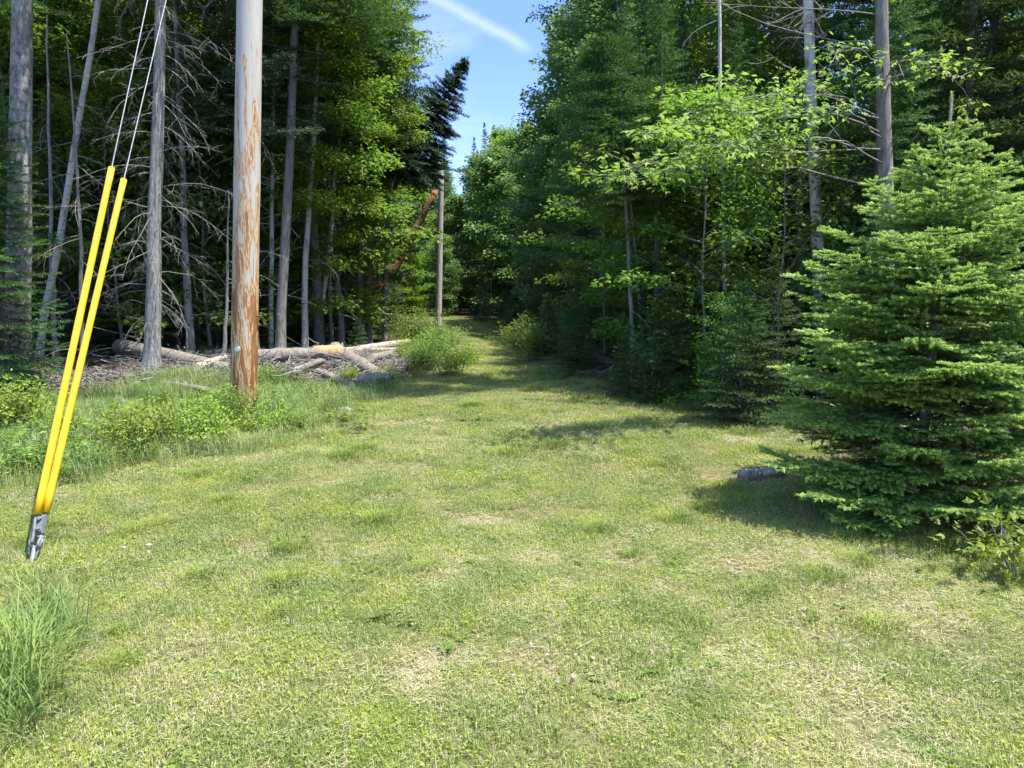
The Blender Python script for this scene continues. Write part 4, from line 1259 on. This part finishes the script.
def long_protos():
    res = []
    for k in range(3):
        r = np.random.default_rng(210 + k); a = Acc(); n = 70
        P = np.zeros((n, 3)); P[:, :2] = r.normal(0, .09, (n, 2))
        az = np.arctan2(P[:, 1], P[:, 0]) + r.normal(0, .8, n); h = r.uniform(.22, .50, n); bend = r.uniform(.25, 1.15, n); w = r.uniform(.004, .0085, n)
        for i in range(n):
            q = np.linspace(0, 1, 6); d = np.array([math.cos(az[i]), math.sin(az[i]), 0]); sd_ = np.array([-d[1], d[0], 0])
            c = P[i] + np.array([0, 0, 1.0]) * (h[i] * (q - .55 * bend[i] * q ** 2.2))[:, None] + d * (h[i] * .75 * bend[i] * q ** 1.7)[:, None]
            ww = (w[i] * .5 * (1 - q ** 2.5) + .0004)[:, None]
            v = np.concatenate([c + sd_ * ww, c - sd_ * ww]); j = np.arange(5)
            a.add(v, np.stack([j, j + 6, j + 7, j + 1], 1), r.random() * .6 + .4, True)
        res.append(a.mesh('long_grass', M['long_grass']))
    return res


def weed_protos():
    res = []
    for k in range(4):
        r = np.random.default_rng(220 + k); a = Acc(); n = 90
        for st in range(8):
            c = np.append(r.normal(0, .10, 2), 0); h = r.uniform(.08, .28)
            m = 14; zz_ = h * (.25 + .75 * r.random(m)); az = r.uniform(0, 6.28, m)
            P = c + np.column_stack([r.normal(0, .01, (m, 2)), zz_])
            a.blades(P, np.column_stack([np.cos(az), np.sin(az), r.uniform(-.1, .5, m)]), np.array([[0, 0, 1.0]]) + r.normal(0, .25, (m, 3)), r.uniform(.03, .07, m), r.uniform(.015, .03, m), r.random(m), .08, .1)
        res.append(a.mesh('weed', M['weed']))
    return res


def scat(name, pts_xy, protos, smin, smax, label, cat, seed, tilt=.12):
    r = np.random.default_rng(seed); x, y = pts_xy; n = len(x)
    P = np.stack([x, y, hgt(x, y)], 1); R = r.normal(0, tilt, (n, 3)); R[:, 2] = r.uniform(0, 6.28, n)
    return scatter(name, P, R, r.uniform(smin, smax, n), r.integers(0, len(protos), n), protos, label, cat)


def region(n, x0, x1, y0, y1, test, seed):
    r = np.random.default_rng(seed); x = r.uniform(x0, x1, n); y = r.uniform(y0, y1, n); ok = test(x, y, r)
    return x[ok], y[ok]


def verge(x, y, r):
    d = xl(y) - x
    s_ = x * pb[1] / np.maximum(y, .1)
    front = (np.abs(s_ - pb[0]) < .24) & (y < pb[1]) & (y > pb[1] - 1.6)
    return ~front & (d > -1.1 * r.random(len(x)) ** 3) & (d < 3.6 + np.clip(8 - y, 0, 4)) & (y < 11.6 + .5 * vnoise(x, y, 1, 2)) & (x > -.72 * y - .6)


TP, WP = tall_protos(), weed_protos()
x, y = region(3200, -9, -1.2, 2, 12, verge, 301)
scat('tall_grass', (x, y), TP, .6, 1.15, 'tall unmown green grass on the verge left of the lawn', 'grass', 302)
x, y = region(1300, -9, -1.2, 4.5, 12, lambda x, y, r: verge(x, y, r) & (vnoise(x, y, .9, 8) > .52), 303)
scat('verge_weeds', (x, y), WP, .7, 1.3, 'low leafy weeds mixed into the verge grass around the peeled pole', 'weeds', 304)
r = np.random.default_rng(310)
cl_x, cl_y = [], []
for px, py, n, s in ((2, 700, 4, .09), (22, 665, 4, .09), (48, 640, 2, .06), (0, 640, 3, .08), (-25, 730, 5, .12), (60, 618, 1, .05)):
    p = g(px, py); cl_x.append(p[0] + r.normal(0, s, n)); cl_y.append(p[1] + r.normal(0, s, n))
scat('long_grass', (np.concatenate(cl_x), np.concatenate(cl_y)), long_protos(), .55, .95, 'long arching grass clump at the lower left corner below the ground anchor', 'grass', 311)


def edge_grass(x, y, r):
    dr = x - xr(y); dl = xl(y) - x
    return ((dr > -.15) & (dr < .5) | (dl > -.15) & (dl < .6) & (y > 11)) & (r.random(len(x)) < .5)


x, y = region(3500, -7, 4, 8, 42, edge_grass, 320)
scat('edge_grass', (x, y), TP + WP, .5, 1.0, 'ragged grass and weeds along both edges of the lane', 'grass', 321)
x, y = region(2600, -18, 12, 8.6, 36, lambda x, y, r: ((x > xr(y) + .2) & (x < xr(y) + 8) | (x < xl(y) - 2.2) & (y > 15)) & (np.abs(x) < .72 * y + 1), 330)
UG = [shrub(81 + k, .45, .35, 12, 420, .055, M['weed']) ['foliage'] for k in range(3)] + [SF[1]['crown']]
r = np.random.default_rng(331); sel = r.random(len(x)) < .45
scat('undergrowth', (x[sel], y[sel]), UG, .3, .9, 'low leafy undergrowth on the shaded forest floor', 'undergrowth', 332)

# slash: twigs and broken branches
res = []
for k in range(6):
    r = np.random.default_rng(240 + k); a = Acc()
    for i in range(26):
        L = r.uniform(.12, .7); az = r.uniform(0, 6.28); c = np.append(r.normal(0, .25, 2), r.uniform(.01, .12))
        d = np.array([math.cos(az), math.sin(az), r.normal(0, .18)])
        p = curve(c - d * L / 2, d, L, 4, r, 0, .10); p[:, 2] = np.maximum(p[:, 2], .005)
        a.tube(p, np.linspace(1, .5, 5) * r.uniform(.003, .013), 4, r.random(), False)
    for i in range(30):
        pass
    P = np.column_stack([r.normal(0, .25, (60, 2)), r.uniform(.01, .06, 60)])
    a.blades(P, r.normal(0, 1, (60, 3)) * [1, 1, .2], np.array([[0, 0, 1.0]]) + r.normal(0, .4, (60, 3)), r.uniform(.03, .09, 60), r.uniform(.02, .05, 60), .5)
    res.append(a.mesh('slash', M['dead'] if k % 2 else M['log']))
x, y = region(1000, -12, -1.5, 11.2, 19, lambda x, y, r: (xl(y) - x > .15) & (x > -.7 * y - .5) & ((xl(y) - x < 4.5) | (r.random(len(x)) < .35)) & ((y > 11.8) | (x < -3.4)), 340)
scat('brush_debris', (x, y), res, .5, 1.0, 'grey tangle of dead twigs, chips and bark littering the wood edge', 'brush', 341, .2)
x, y = region(500, 1, 10, 8.5, 18, lambda x, y, r: (x > xr(y) + .3), 342)
scat('forest_litter', (x, y), res, .5, 1.0, 'dead twigs littering the dark forest floor right of the lane', 'brush', 343, .2)
FM = []
for k, pr in enumerate((FA[0], FA[2], FA[1], CF[0], CF[2])):
    FM.append(pr['crown'])
fx, fy = [], []
r = np.random.default_rng(350)
for yy in np.arange(35, 78, 3.2):
    for xx in np.arange(-.80 * yy, .80 * yy, 3.0):
        X, Y = xx + r.normal(0, .7), yy + r.normal(0, .7)
        if (X < xl(Y) - 6.5 or X > xr(Y) + 6) if Y < 52 else Y > 60 - .3 * X * 0:
            fx.append(X); fy.append(Y)
scat('distant_wood', (np.array(fx), np.array(fy)), FM, .85, 1.15, 'mass of distant trees deep in the woods on both sides of the lane', 'woods', 351, .03)
print('objects', len(bpy.data.objects), 'trees', len(forest))
